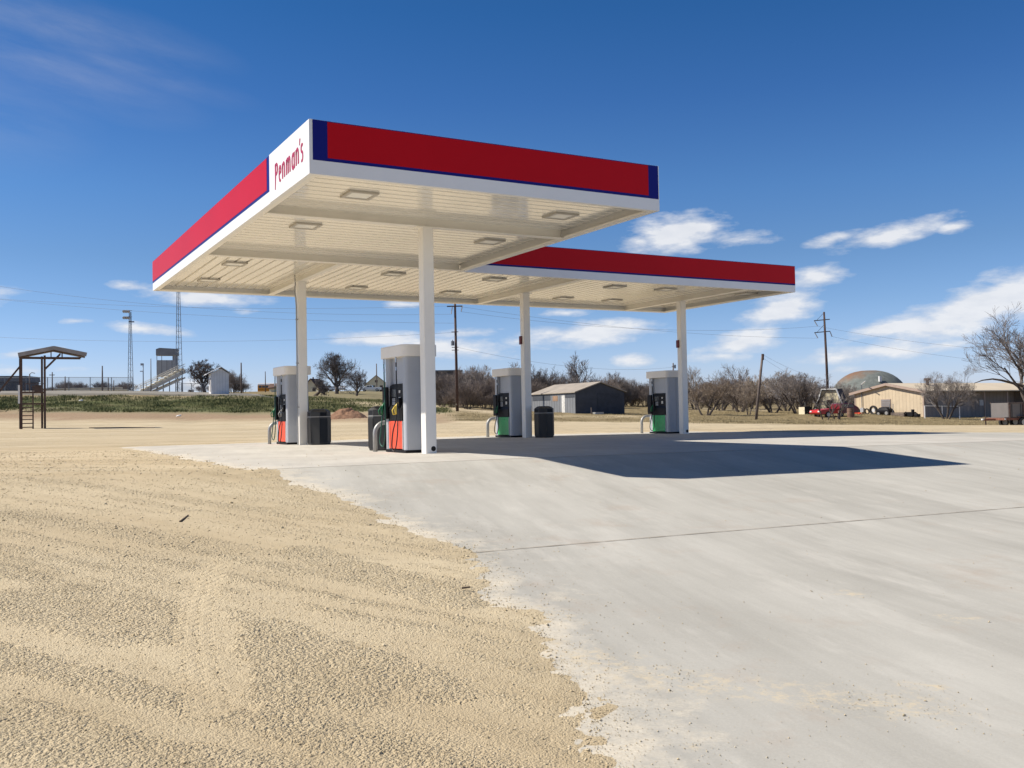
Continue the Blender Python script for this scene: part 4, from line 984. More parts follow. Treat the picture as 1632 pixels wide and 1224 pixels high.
# ------------------------------------------------------------------ vehicles
def wheel(parent, x, y, r_, w=.22):
    q = MB(); q.tube([(x, y - w / 2, r_), (x, y + w / 2, r_)], r_, 18); o = obj('wheel', q, M['tyre'], parent); q = MB(); q.tube([(x, y - w / 2 - .012, r_), (x, y + w / 2 + .012, r_)], r_ * .58, 14); obj('rim', q, M['rim'], o)
def car_body(t, prof, half, m, taper=.1, zt=1.0):
    """side outline lofted across the width with the upper body drawn in"""
    q = MB(); rings = []
    for yy, k in ((-half, 0), (-half * .96, 1), (half * .96, 1), (half, 0)):
        rings.append([(x, yy * (1 - taper * max(0, z - zt)), z if k else z * .985 + .01) for x, z in prof])
    q.loft(rings); return obj('body', q, m, t, bevel=.03)
def pickup(px, d, rot, m, label):
    t = thing('pickup_truck', label, 'pickup truck', spot(px, d), rot)
    car_body(t, [(-2.75, .45), (2.7, .42), (2.75, .75), (2.6, 1.02), (1.45, 1.12), (.95, 1.62), (-.35, 1.68), (-.6, 1.12), (-.62, 1.1), (-2.75, 1.1)], .95, m, .12, 1.0)
    for s in (-1, 1):
        q = MB(); q.prism_y([(1.25, 1.12), (.88, 1.55), (.3, 1.58), (.3, 1.12)], s * .91 - .02, s * .91 + .02); q.prism_y([(.2, 1.12), (.2, 1.58), (-.28, 1.6), (-.45, 1.12)], s * .91 - .02, s * .91 + .02); obj('side_window', q, M['glass'], t)
        q = MB(); q.box(2.70, 2.77, s * .7 - .15, s * .7 + .15, .72, .92); obj('headlight', q, M['lens'], t)
        q = MB(); q.box(-2.78, -2.72, s * .85 - .07, s * .85 + .07, .72, 1.02); obj('tail_light', q, M['redbox'], t)
        for x in (-1.75, 1.75): wheel(t, x, s * .85, .38)
    q = MB(); q.add([(1.44, -.75, 1.15), (1.44, .75, 1.15), (.99, .7, 1.6), (.99, -.7, 1.6)], [(0, 1, 2, 3)]); obj('windscreen', q, M['glass'], t); return t
def sedan(px, d, rot, m, label, sc=1):
    t = thing('parked_car', label, 'car', spot(px, d), rot); t.scale = (sc,) * 3
    car_body(t, [(-2.25, .4), (2.2, .38), (2.3, .6), (2.2, .78), (1.1, .93), (.4, 1.36), (-.9, 1.38), (-1.6, .98), (-2.25, .92)], .86, m, .2, .85)
    for s in (-1, 1):
        q = MB(); q.prism_y([(.95, .94), (.38, 1.3), (-.2, 1.32), (-.2, .94)], s * .81 - .02, s * .81 + .02); q.prism_y([(-.28, .94), (-.28, 1.32), (-.85, 1.32), (-1.35, .96)], s * .81 - .02, s * .81 + .02); obj('side_window', q, M['glass'], t)
        q = MB(); q.box(2.2, 2.3, s * .6 - .14, s * .6 + .14, .58, .7); obj('headlight', q, M['lens'], t)
        for x in (-1.35, 1.4): wheel(t, x, s * .78, .31, .2)
    q = MB(); q.add([(1.12, -.66, .97), (1.12, .66, .97), (.44, .6, 1.36), (.44, -.6, 1.36)], [(0, 1, 2, 3)]); obj('windscreen', q, M['glass'], t); return t
pickup(591.5, 262, R(182), M['carwhite'], 'white pickup truck parked on the rise in front of the cream house')
sedan(522, 262, R(200), M['carwhite'], 'white car parked behind the leaning bare tree')
sedan(531, 270, R(160), M['cargrey'], 'grey car parked between the leaning tree and the large bare tree')
sedan(545.5, 266, R(100), M['carwhite'], 'pale car seen end-on just right of the large bare tree')
# school bus
t = thing('school_bus', 'yellow school bus with a white roof parked beyond the bank', 'bus', spot(441, 285), R(6))
q = MB(); rr_ = [(a, c) for a, c in ((-1.2, .45), (1.2, .45), (1.25, 1.0), (1.22, 2.35))]
q.loft([[(-5.3, .45 * 0 + y, z) for y, z in ((-1.2, .5), (1.2, .5), (1.22, 2.3), (-1.22, 2.3))], [(3.9, y, z) for y, z in ((-1.2, .5), (1.2, .5), (1.22, 2.3), (-1.22, 2.3))]])
q.box(3.9, 5.4, -.95, .95, .5, 1.5); obj('body', q, M['busyellow'], t, bevel=.06)
q = MB(); q.loft([[(x, y, z) for y, z in ((-1.2, 2.305), (1.2, 2.305), (1.1, 2.75), (.6, 2.95), (-.6, 2.95), (-1.1, 2.75))] for x in (-5.3, 3.9)]); obj('roof', q, M['carwhite'], t, bevel=.05)
for s in (-1, 1):
    for i in range(9): q = MB(); x = -4.95 + i * .97; q.box(x, x + .8, s * 1.225 - .015, s * 1.225 + .015, 1.55, 2.2); obj('window', q, M['glass'], t)
    q = MB(); q.box(-5.25, 3.85, s * 1.218 - .01, s * 1.218 + .012, 1.1, 1.2); obj('stripe', q, M['black'], t)
    for x in (-3.2, 4.4): wheel(t, x, s * 1.0, .48, .3)
for s in (-1, 1): q = MB(); q.box(-5.34, -5.29, s * .85 - .12, s * .85 + .12, 2.05, 2.25); obj('warning_light', q, M['redbox'], t)

def gable_house(name, label, p, rot, w, l, he, hr, wallm, roofm, eave=.35, cat='house', th=.12):
    """gable faces along local x (width w), ridge runs along local y (length l)"""
    t = thing(name, label, cat, p, rot); q = MB(); q.prism_y([(0, -.6), (w, -.6), (w, he), (w / 2, hr), (0, he)], 0, l); wl = obj('wall', q, wallm, t)
    q = MB(); s = (hr - he) / (w / 2)
    for sx in (0, 1):
        x0, z0 = (-eave, he - eave * s + .03) if not sx else (w + eave, he - eave * s + .03); x1, z1 = w / 2, hr + .03
        a = [(x0, z0), (x1, z1), (x1, z1 + th), (x0, z0 + th)]
        if sx: a = [(x1 + .0, z1), (x0, z0), (x0, z0 + th), (x1, z1 + th)]
        q.prism_y(a, -eave, l + eave)
    return t, wl, obj('roof', q, roofm, t)
p = at_d(582, 622.5, 285); p.z = Tz(p.x, p.y); t, wl, rf = gable_house('cream_house', 'cream gabled house behind the white pickup', p, R(8), 6.6, 9, 2.3, 5.0, M['cream'], M['brownroof'])
q = MB(); q.box(2.2, 3.0, -.03, .02, .9, 2.0); obj('window', q, M['glass'], t); q = MB(); q.box(4.3, 5.2, -.03, .02, 0, 2.0); obj('door', q, M['darkwood'], t); q = MB(); q.box(2.9, 3.7, -.03, .02, 2.9, 3.6); obj('gable_vent', q, M['darkwood'], t)
p = at_d(484, 623.5, 225); p.z = Tz(p.x, p.y); t, wl, rf = gable_house('brown_roofed_house', 'cream house with a steep dark brown roof partly behind the rear left column', p, R(-12), 3.6, 5, .95, 3.0, M['cream'], M['brownroof'], .4)
q = MB(); q.box(2.2, 3.0, -.03, .02, .15, .8); obj('window', q, M['glass'], t); q = MB(); q.box(1.7, 1.95, 1.2, 1.5, 2.6, 3.5); obj('chimney', q, M['brownroof'], rf)
p = at_d(444, 625.5, 235); p.z = Tz(p.x, p.y); t, wl, rf = gable_house('small_shelter', 'small cream shelter with a dark brown roof in front of the bus', p, R(80), 2.4, 2.4, 1.1, 1.95, M['cream'], M['brownroof'], .35, 'shelter')
q = MB(); q.box(.5, 1.9, -.03, .02, .0, .8); obj('opening', q, M['darkwood'], t)
p = spot(716, 165); t = thing('dark_shed', 'long dark flat-roofed shed among the brush behind the wooden pole', 'shed', p, R(3)); q = MB(); q.box(-3, 2.2, 0, 4, -.5, 4.9); obj('wall', q, mat('dark shed wall', (.10, .09, .085), .8, var=.2), t); q = MB(); q.box(-3.2, 2.4, -.25, 4.2, 4.902, 5.1); obj('roof', q, M['boxroof'], t)

# dirt mound
p = spot(552, 84); q = MB(); nn = 44; vs = []
for j in range(nn):
    for i in range(nn):
        x = -2.3 + 4.6 * i / (nn - 1); y = -1.6 + 3.2 * j / (nn - 1); r_ = math.hypot(x / 2.1, y / 1.5)
        h = max(0, 1 - r_ ** 1.6) * (.80 + .55 * (float(fbm(np.array([x * 1.4 + 9]), np.array([y * 1.4 + 4]), 17, 4)[0]) - .3)) + .35 * max(0, 1 - r_) * (float(vnoise(np.array([x * 5]), np.array([y * 5]), 23)[0]) - .4)
        vs.append((x, y, h * 1.05 - .06))
q.add(vs, [(j * nn + i, j * nn + i + 1, (j + 1) * nn + i + 1, (j + 1) * nn + i) for j in range(nn - 1) for i in range(nn - 1)])
o = obj('dirt_mound', q, M['dirtred'], smooth=True); o.location = p; tag(o, 'heap of reddish brown dirt beyond the pumps at the foot of the grass', 'dirt mound')
pts = np.stack([rng.normal(p.x, 1.3, 420), rng.normal(p.y - .7, .8, 420), np.zeros(420)], -1); pts[:, 2] = T(pts[:, 0], pts[:, 1]) + .03 + .5 * np.maximum(0, 1 - np.hypot((pts[:, 0] - p.x) / 1.9, (pts[:, 1] - p.y) / 1.4))
so = stones('dirt_clods', pts, rng.uniform(.03, .14, 420), 'clods and rubble scattered over and around the dirt heap', 'dirt clods'); so.data.materials.clear(); so.data.materials.append(M['dirtred'])
# ------------------------------------------------------------------ background, centre and right
# grey shed with tan roof; the gable's shade is painted into its colour
p = spot(917.6, 99); rot = R(27); t, wl, rf = gable_house('weathered_shed', 'weathered grey shed with a tan roof and shade darkened gable end behind the pumps', p, rot, 6.0, 9.5, 2.28, 3.25, M['shedgable'], M['shedroof'], .22, 'shed', .1)
q = MB(); q.box(-.05, -.004, .0, 9.5, -.5, 2.2); obj('side_boards', q, M['sideshed'], t)
q = MB(); q.box(-.075, -.052, 2.1, 2.75, -.1, 2.02); obj('door', q, M['doorwhite'], t)
q = MB(); q.box(-.07, -.052, 3.6, 4.7, 1.45, 2.0); obj('patch_board', q, M['plank'], t)
for q_ in ((5.2, 9.3, 1.55), (.1, 2.0, 1.75)): q = MB(); q.box(-.07, -.052, q_[0], q_[1], q_[2], 2.15); obj('eave_shade', q, M['shedgable'], t)  # dark strips laid on as the shade under the eave
q = MB(); q.box(2.6, 5.4, -.03, -.004, -.2, 2.15); obj('gable_door', q, mat('gable door boards', (.045, .052, .065), .8, var=.25, vscale=2), t)
q = MB(); q.tube([(.9, -1.6, -.5), (.9, -1.6, .7)], .06, 6); o = obj('stake', q, M['wood_grey']); c = p + Matrix.Rotation(rot, 3, 'Z') @ Vector((0, 0, 0)); o.location = p; o.rotation_euler = (0, 0, rot); tag(o, 'short pale stake standing in front of the shade painted shed gable', 'stake')
q = MB(); q.prism(rrect(.55, .3, .12, 4), 0, .28); o = obj('feed_trough', q, M['galv'], bevel=.03); xx = p + Matrix.Rotation(rot, 3, 'Z') @ Vector((1.9, -1.3, 0)); o.location = (xx.x, xx.y, Tz(xx.x, xx.y)); o.rotation_euler = (0, 0, rot); tag(o, 'low pale trough on the ground in front of the shade painted shed gable', 'trough')

# beige metal building
p = spot(1473, 95); rot = R(29); Rm = Matrix.Rotation(rot, 3, 'Z')
def HB(x, y, z=0): return p + Rm @ Vector((x, y, z))
t = thing('metal_building', 'long beige metal building with a low cream roof behind the right side of the lot', 'building', p, rot)
HL, HW, HE, HR = 30, 8.6, 2.62, 3.45
def H(px, py, d=95): return at_d(px, py, d)
q = MB(); q.add([(0, 0, -.6), (0, HW, -.6), (0, HW, HE), (0, HW / 2, HR), (0, 0, HE), (.1, 0, -.6), (.1, HW, -.6), (.1, HW, HE), (.1, HW / 2, HR), (.1, 0, HE)],
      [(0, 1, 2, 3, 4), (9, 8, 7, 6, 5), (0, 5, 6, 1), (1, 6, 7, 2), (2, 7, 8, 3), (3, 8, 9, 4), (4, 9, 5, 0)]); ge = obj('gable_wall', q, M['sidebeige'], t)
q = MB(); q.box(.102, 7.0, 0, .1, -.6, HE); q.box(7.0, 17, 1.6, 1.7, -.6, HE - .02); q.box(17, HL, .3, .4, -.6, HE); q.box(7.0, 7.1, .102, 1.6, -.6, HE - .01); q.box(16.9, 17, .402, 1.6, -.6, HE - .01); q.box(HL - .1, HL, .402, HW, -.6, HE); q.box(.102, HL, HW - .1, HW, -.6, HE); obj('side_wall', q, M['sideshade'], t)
q = MB(); th = .1
for (ya, yb, za, zb) in ((-.45, HW / 2, HE - .04, HR + .04), (HW / 2, HW + .45, HR + .04, HE - .04)):
    q.add([(-.3, ya, za), (HL + .3, ya, za), (HL + .3, yb, zb), (-.3, yb, zb), (-.3, ya, za + th), (HL + .3, ya, za + th), (HL + .3, yb, zb + th), (-.3, yb, zb + th)], [(3, 2, 1, 0), (4, 5, 6, 7), (0, 1, 5, 4), (1, 2, 6, 5), (2, 3, 7, 6), (3, 0, 4, 7)])
rf = obj('roof', q, M['roofcream'], t)
q = MB(); q.beam((-.32, -.45, HE - .06), (-.32, HW / 2, HR + .02), .05, .26); q.beam((-.32, HW / 2, HR + .02), (-.32, HW + .45, HE - .06), .05, .26); obj('rake_trim', q, M['trimtan'], t)
q = MB(); q.box(-.03, 0, -.0, .14, -.4, HE - .05); q.box(-.03, 0, HW - .14, HW, -.4, HE - .05); obj('corner_trim', q, M['trimtan'], t)
q = MB(); q.tube([(4.5, 3.0, HR - .3), (4.5, 3.0, HR + .35), (4.5, 3.0, HR + .36)], .16, 8); q.tube([(4.5, 3.0, HR + .36), (4.5, 3.0, HR + .6)], .34, 10); obj('roof_vent', q, M['rust'], rf)
q = MB(); q.box(-.05, -.002, 3.95, 5.15, .95, 1.95); wf = obj('window', q, M['trimtan'], t)
q = MB()
for i in range(4): q.box(-.075, -.052, 4.0, 5.1, 1.0 + i * .235, 1.19 + i * .235)
obj('shutter', q, M['tin'], wf)
q = MB(); q.tube([(-.12, HW - 1.05, .9), (-.12, HW - 1.05, HE + 1.0)], .04, 6); obj('service_mast', q, M['lattice'], t)
q = MB(); q.box(-.2, -.002, HW - 1.25, HW - .85, .65, 1.1); q.box(-.16, -.002, HW - .6, HW - .4, .7, .95); obj('meter_box', q, M['porcelain'], t)
q = MB(); q.tube([(-.12, HW - 1.05, HE + .95), (-1.3, HW - 2.6, HE + 1.25)], .045, 6); obj('mast_arm', q, M['white2'], t)
for (x0, x1, z0, z1, mm, yy, nm) in ((7.6, 8.7, -.2, 1.95, M['hole'], 1.6, 'door'), (10.8, 11.6, 1.1, 1.7, M['porcelain'], 1.6, 'window'), (21.5, 22.4, .9, 1.8, M['glass'], .3, 'window')):
    q = MB(); q.box(x0, x1, yy - .05, yy - .002, z0, z1); obj(nm, q, mm, t)
q = MB(); q.box(21.3, 21.5, .24, .298, .85, 1.85); obj('window_frame', q, M['white2'], t)
for x in (9.5, 13.3, 16.6): q = MB(); q.box(x - .06, x + .06, .02, .14, -.5, HE - .06); obj('porch_post', q, M['trimtan'], t)

# junk along the sunny gable wall
def place(x, y): c = HB(x, y); return Vector((c.x, c.y, Tz(c.x, c.y)))
def tyre(x, y, r_, label, tilt=R(80), yaw=0):
    q = MB(); rings = []
    for k in range(24):
        a = 2 * math.pi * k / 24; rings.append([(math.cos(a) * (r_ * .78 + r_ * .22 * math.cos(b)), math.sin(a) * (r_ * .78 + r_ * .22 * math.cos(b)), r_ * .26 * math.sin(b)) for b in [2 * math.pi * j / 8 for j in range(8)]])
    q.loft(rings + [rings[0]], cap=False); o = obj('old_tyre', q, M['tyre'], smooth=True); o.location = place(x, y) + Vector((0, 0, r_ * .95)); o.rotation_euler = (tilt, 0, rot + R(90) + yaw); tag(o, label, 'tyre', 'old tyres by the beige wall'); return o
tyre(-.7, 7.7, .36, 'small tyre leaning on the beige wall, leftmost of the row'); tyre(-.6, 6.5, .34, 'small tyre beside the big spoked wheel, second from the left')
o = tyre(-1.0, 5.3, .52, 'largest tyre, with a white hub, in the junk row by the beige wall'); q = MB(); q.tube([(0, 0, -.06), (0, 0, .12)], .2, 12); obj('hub', q, M['white2'], o)
c = place(-1.2, 3.7); t = thing('lawn_mower', 'dark riding mower under a cover in front of the beige wall window', 'mower', c, rot + R(90)); q = MB(); q.loft([[(x, y, z) for x, y in rrect(hx, hy, .15, 4)] for z, hx, hy in ((.2, .75, .42), (.55, .8, .45), (.85, .5, .36), (.92, .3, .2))]); obj('cover', q, M['black'], t, smooth=True)
for s in (-1, 1): wheel(t, .5, s * .35, .25, .15); wheel(t, -.5, s * .35, .3, .18)
c = place(-1.3, 2.9); t = thing('hand_cart', 'upright metal hand cart beside the dark mower', 'hand cart', c, rot); q = MB(); q.tube([(0, -.2, .05), (.1, -.2, 1.25), (.1, .2, 1.25), (0, .2, .05)], .03, 6); obj('frame', q, M['lattice'], t); q = MB(); q.box(-.3, .05, -.22, .22, .05, .09); obj('toe_plate', q, M['lattice'], t); wheel(t, .08, 0, .13, .5)
c = place(-1.1, 1.9); t = thing('pallet_stack', 'low stack of grey pallets against the beige wall', 'pallets', c, rot + R(90)); 
for k in range(3):
    q = MB()
    for i in range(6): q.box(-.8 + i * .28, -.8 + i * .28 + .2, -.5, .5, .1 + k * .16, .13 + k * .16)
    for yy in (-.5, -.04, .42): q.box(-.8, .8, yy, yy + .08, .0 + k * .16, .1 + k * .16)
    obj('pallet', q, M['wood_grey'], t)
c = place(-1.0, .75); t = thing('engine_block', 'black pile of engine parts at the right corner of the beige gable wall', 'engine', c, rot + R(90))
q = MB(); q.box(-.4, .4, -.3, .3, .1, .55); q.tube([(-.2, 0, .55), (-.2, 0, .8)], .16, 8); q.tube([(-.7, 0, .25), (.8, 0, .25)], .2, 8); q.box(-.9, -.5, -.25, .25, .05, .35); q.tube([(.5, .1, .3), (.75, -.1, .5)], .12, 8); obj('block', q, M['black'], t, bevel=.03)
c = place(-.9, 8.7); q = MB(); q.box(-.22, .22, -.22, .22, 0, .6); q.prism(rrect(.25, .25, .05, 3), .6, .66); o = obj('white_bucket', q, M['white2'], bevel=.02); o.location = c; tag(o, 'small white container at the left corner of the beige building', 'container')
c = place(-1.9, 6.9); q = MB(); q.box(-.7, .7, -.08, .08, .1, .2); q.box(-.7, -.6, -.3, .3, 0, .1); q.box(.6, .7, -.3, .3, 0, .1); o = obj('orange_rack', q, M['orange'], bevel=.01); o.location = c; o.rotation_euler = (0, 0, rot + R(90)); tag(o, 'low orange metal rack on the grass before the tyres', 'rack')

# red car, barrel, A-frame, steel box
t = thing('parked_car', 'old red car with a maroon rear half parked left of the beige building', 'car', spot(1329, 93), R(200))
car_body(t, [(-.2, .4), (2.1, .34), (2.25, .5), (2.15, .75), (1.1, .86), (-.2, .9)], .86, M['carred'], 0)
t.children[0].name = 'front_body'
q = MB(); rings = []
for yy, k in ((-.86, 0), (-.82, 1), (.82, 1), (.86, 0)): rings.append([(x, yy * (1 - .15 * max(0, z - .9)), z) for x, z in [(-2.2, .42), (-.21, .4), (-.21, .92), (-.2, 1.28), (-.6, 1.36), (-1.5, 1.32), (-2.1, 1.02), (-2.25, .9)]])
q.loft(rings); obj('rear_body', q, M['carmaroon'], t, bevel=.03, label='maroon rear half of the red car')  # rear half coloured a darker red than the front
for s in (-1, 1):
    q = MB(); q.prism_y([(-.35, .95), (-.35, 1.25), (-.95, 1.28), (-1.0, .95)], s * .84 - .01, s * .84 + .01); q.prism_y([(-1.08, .95), (-1.05, 1.27), (-1.5, 1.24), (-1.75, .97)], s * .84 - .01, s * .84 + .01); obj('side_window', q, M['glass'], t)
    q = MB(); q.box(2.15, 2.27, s * .6 - .12, s * .6 + .12, .55, .68); obj('headlight', q, M['lens'], t)
    for x in (-1.4, 1.35): wheel(t, x, s * .78, .31, .2)
q = MB(); q.tube([(0, 0, 0), (0, 0, .3), (0, 0, .32), (0, 0, .62), (0, 0, .64), (0, 0, .95)], [.3, .3, .32, .3, .32, .3], 16); o = obj('rusty_barrel', q, M['barrel']); o.location = spot(1355, 91.5); tag(o, 'rust brown barrel standing at the right end of the red car', 'barrel')
p = spot(1322, 112); t = thing('playhouse', 'small tan A-frame playhouse with white trim behind the red car', 'playhouse', p, R(-35)); k = 112 / 1530
zt, wt, wb = 2.75, .85, 1.45
q = MB(); q.prism_y([(-wb, .1), (wb, .1), (wt, zt - .2), (-wt, zt - .2)], .12, 2.2); obj('wall', q, M['cream'], t)
q = MB(); prof = [(-wb - .25, .35), (-wt, zt), (wt, zt), (wb + .25, .35)]
for a, b_ in zip(prof[:-1], prof[1:]): q.beam((a[0], 1.2, a[1]), (b_[0], 1.2, b_[1]), 2.3, .1, (0, 0, 1)) if abs(a[1] - b_[1]) < .1 else q.add([(a[0], 0, a[1]), (b_[0], 0, b_[1]), (b_[0], 2.3, b_[1]), (a[0], 2.3, a[1]), (a[0] * .93, 0, a[1] - .05), (b_[0] * .93, 0, b_[1] - .12), (b_[0] * .93, 2.3, b_[1] - .12), (a[0] * .93, 2.3, a[1] - .05)], [(0, 1, 2, 3), (7, 6, 5, 4), (0, 4, 5, 1), (1, 5, 6, 2), (2, 6, 7, 3), (3, 7, 4, 0)])
obj('roof', q, M['darkwood'], t)
q = MB()
for a, b_ in zip(prof[:-1], prof[1:]): q.beam((a[0], -.06, a[1]), (b_[0], -.06, b_[1]), .14, .1, (0, 1, 0))
obj('trim', q, M['white2'], t)
q = MB(); q.box(-.35, .35, .08, .118, .1, 1.5); obj('door', q, M['darkwood'], t)
p = spot(1288, 100); t = thing('steel_box', 'dark open metal box with a pale side under the mesquite trees', 'box', p, R(25)); q = MB(); q.box(-.45, .55, 0, .9, 0, .85); obj('body', q, M['black'], t, bevel=.02); q = MB(); q.box(-.47, -.452, .02, .9, 0, .8); obj('side_panel', q, M['cream'], t)

# domed building
p = spot(1386, 180); t = thing('domed_building', 'large grey green domed building with a rust stained top behind the beige building', 'dome', p); q = MB(); rings = []
Rd, Hd = 7.4, 6.9
for j in range(13):
    a = R(90) * j / 12; r_ = Rd * math.cos(a) ** .8 if j < 12 else .02; zz = Hd * math.sin(a) ** 1.05
    rings.append([(r_ * math.cos(2 * math.pi * k / 40), r_ * math.sin(2 * math.pi * k / 40), zz) for k in range(40)])
q.loft([[(x, y, -.8) for x, y, z in rings[0]]] + rings)
dm, nt, N, L, b = mk('dome shell with rust'); tc = N.new('ShaderNodeTexCoord'); sx = N.new('ShaderNodeSeparateXYZ'); L.new(tc.outputs['Object'], sx.inputs[0])
n = noise_node(N, L, tc.outputs['Object'], .5, 6, .6); fm = math_n(N, L, 'ADD', math_n(N, L, 'MULTIPLY', sx.outputs['Z'], .28), math_n(N, L, 'MULTIPLY', n, .8)); fm = math_n(N, L, 'ADD', fm, math_n(N, L, 'MULTIPLY', sx.outputs['X'], -.10))
c_ = mix(N, L, ramp(N, L, fm, 1.0 * .98, 1.0, (0, 0, 0), (1, 1, 1)), ramp(N, L, noise_node(N, L, tc.outputs['Object'], 1.5, 6, .7), .3, .7, (.115, .13, .12), (.21, .225, .205)), (.0, .0, .0))
fm2 = math_n(N, L, 'MULTIPLY', math_n(N, L, 'SUBTRACT', fm, 2.12), 2.5, True)
c_ = mix(N, L, fm2, ramp(N, L, noise_node(N, L, tc.outputs['Object'], 1.5, 6, .7), .3, .7, (.105, .12, .11), (.20, .215, .195)), (.20, .115, .07)); L.new(c_, b.inputs['Base Color']); b.inputs['Roughness'].default_value = .85
obj('shell', q, dm, t, smooth=True); q = MB(); q.box(-.35, .05, -6.2, -5.6, 4.6, 5.6); obj('vent', q, M['white2'], t)
q = MB(); rings2 = []
for j in (0, 1): rings2.append([((Rd * .86 + .12 * j) * math.cos(R(-20 + k * 6)), (Rd * .86 + .12 * j) * math.sin(R(-20 + k * 6)), 3.6 + .1 * j) for k in range(8)])

# chain link gate fence by the beige building, utility trailer
fence(1473.8, 1529, 92, 1.25, 3, 'short chain link fence with pale posts beside the beige building', pm='hutwall')
p = spot(1600, 63); t = thing('utility_trailer', 'rusty flatbed trailer with tall grey board sides at the right edge', 'trailer', p, R(10)); k = 63 / 1530
q = MB(); q.box(.0, 4.6, 0, .1, .48, .62); q.box(0, 4.6, 1.7, 1.8, .48, .62); q.box(0, .1, .1, 1.7, .48, .62); q.box(-.9, 0.0, .85, .97, .46, .58); obj('frame', q, M['rustlt'], t)
q = MB(); q.box(.1, 4.6, .1, 1.7, .622, .67); obj('deck', q, M['wood_grey'], t)
q = MB(); q.box(.35, 4.6, .04, .09, .67, 1.62); q.box(.35, .4, .1, 1.7, .67, 1.62); q.box(.35, 4.6, 1.71, 1.76, .67, 1.62); obj('side_boards', q, M['sidetrail'], t)
q = MB(); q.box(.33, 4.6, .0, .06, 1.55, 1.65); q.box(.33, 4.6, 1.74, 1.8, 1.55, 1.65); obj('top_rail', q, M['wood_grey'], t)
for i in range(5): q = MB(); x = .38 + i * 1.0; q.box(x, x + .1, -.02, .04, .62, 1.6); obj('stake', q, M['rust'], t)
q = MB(); q.tube([(-.7, .9, -.05), (-.7, .9, .75)], .04, 8); q.box(-.8, -.6, .8, 1.0, -.05, -.02); obj('jack', q, M['rust'], t)
q = MB(); q.box(-.98, -.85, .84, .98, .5, .6); q.box(.02, .12, -.02, .04, .5, .6); obj('coupler', q, M['white2'], t)
for x in (1.35, 2.15):
    for y in (-.05, 1.85): wheel(t, x, y, .33, .2)
q = MB(); q.box(.95, 2.55, -.16, .06, .70, .73); q.box(.95, 2.55, 1.74, 1.96, .70, .73); obj('fender', q, M['rust'], t)

# ------------------------------------------------------------------ poles and wires
def insul(mb, a, b_): mb.tube([a, b_], .06, 6)
p = spot(729, 105); h = at_d(729, 486, 105).z - p.z; t = thing('utility_pole', 'dark wooden utility pole with a transformer seen between the middle columns', 'pole', p); UP1 = p.copy(); UH1 = h
q = MB(); q.tube([(0, 0, -.6), (-.04, 0, h * .5), (-.07, 0, h + .35)], [.17, .15, .12], 10); obj('shaft', q, M['wood_pole'], t, smooth=True)
q = MB(); q.beam((-.95, -.12, h - .15), (.75, -.12, h - .15), .1, .12); obj('crossarm', q, M['wood_pole'], t)
q = MB(); insul(q, (-.35, -.12, h - .2), (-.5, -.12, h - 1.0)); insul(q, (.75, -.12, h - .1), (.6, -.12, h - .75)); obj('insulator', q, M['porcelain'], t)
zq = lambda py: at_d(729, py, 105).z - p.z
for py in (529, 553.5, 558): q = MB(); q.beam((-.5, -.1, zq(py)), (.25, -.1, zq(py)), .07, .07); obj('bracket', q, M['wood_pole'], t)
q = MB(); q.tube([(-.4, 0, zq(550.5)), (-.4, 0, zq(543.5))], .18, 12); q.tube([(-.4, 0, zq(543.4)), (-.4, 0, zq(541.5))], .05, 6); obj('transformer', q, M['lattice'], t)
p = spot(1320.5, 128); h = at_d(1320.5, 497, 128).z - p.z; t = thing('utility_pole', 'tall dark utility pole with two braced side arms above the playhouse', 'pole', p); UP2 = p.copy(); UH2 = h
q = MB(); q.tube([(0, 0, -.6), (-.1, 0, h * .5), (-.24, 0, h)], [.19, .16, .12], 10); obj('shaft', q, M['wood_pole'], t, smooth=True)
for za in (h - 1.05, h - 2.65):
    q = MB(); q.beam((-1.6, 0, za - .1), (.5, 0, za + .05), .1, .11); ar = obj('crossarm', q, M['wood_pole'], t)
    q = MB(); q.beam((-1.25, 0, za - .05), (-.25, 0, za + .95), .045, .045); obj('brace', q, M['lattice'], ar)
    q = MB(); insul(q, (-1.55, 0, za - .12), (-1.15, 0, za - .85)); 
    if za < h - 2: insul(q, (.5, 0, za), (.75, 0, za - .7))
    obj('insulator', q, M['porcelain'], ar)
p = spot(1203.7, 87); hh = at_d(1215.4, 565, 87).z - p.z; dx = at_d(1215.4, 565, 87).x - p.x; t = thing('leaning_pole', 'plain wooden pole leaning to the right before the mesquite clump', 'pole', p); LP = Vector((p.x + dx, p.y, p.z + hh))
q = MB(); q.tube([(0, 0, -.3), (dx * .5, 0, hh * .5), (dx, 0, hh)], [.13, .12, .10], 10); obj('shaft', q, M['wood_grey'], t, smooth=True); q = MB(); q.tube([(dx - .02, 0, hh - .5), (dx + .02, 0, hh + .05)], .125, 8); obj('cap', q, M['wood_pole'], t)
t, h = pole(1074.5, 160, 578.5, .13, 'pole top rising above the brush left of the rear right column', group=None); q = MB(); q.beam((-.25, 0, h - .6), (.45, 0, h - .6), .1, .1); q.tube([(.3, 0, h - .9), (.3, 0, h - .3)], .15, 8); obj('fitting', q, M['lattice'], t)
t, h = pole(1283.5, 120, 600, .07, 'thin grey post at the right end of the mesquite clump', m='lattice')

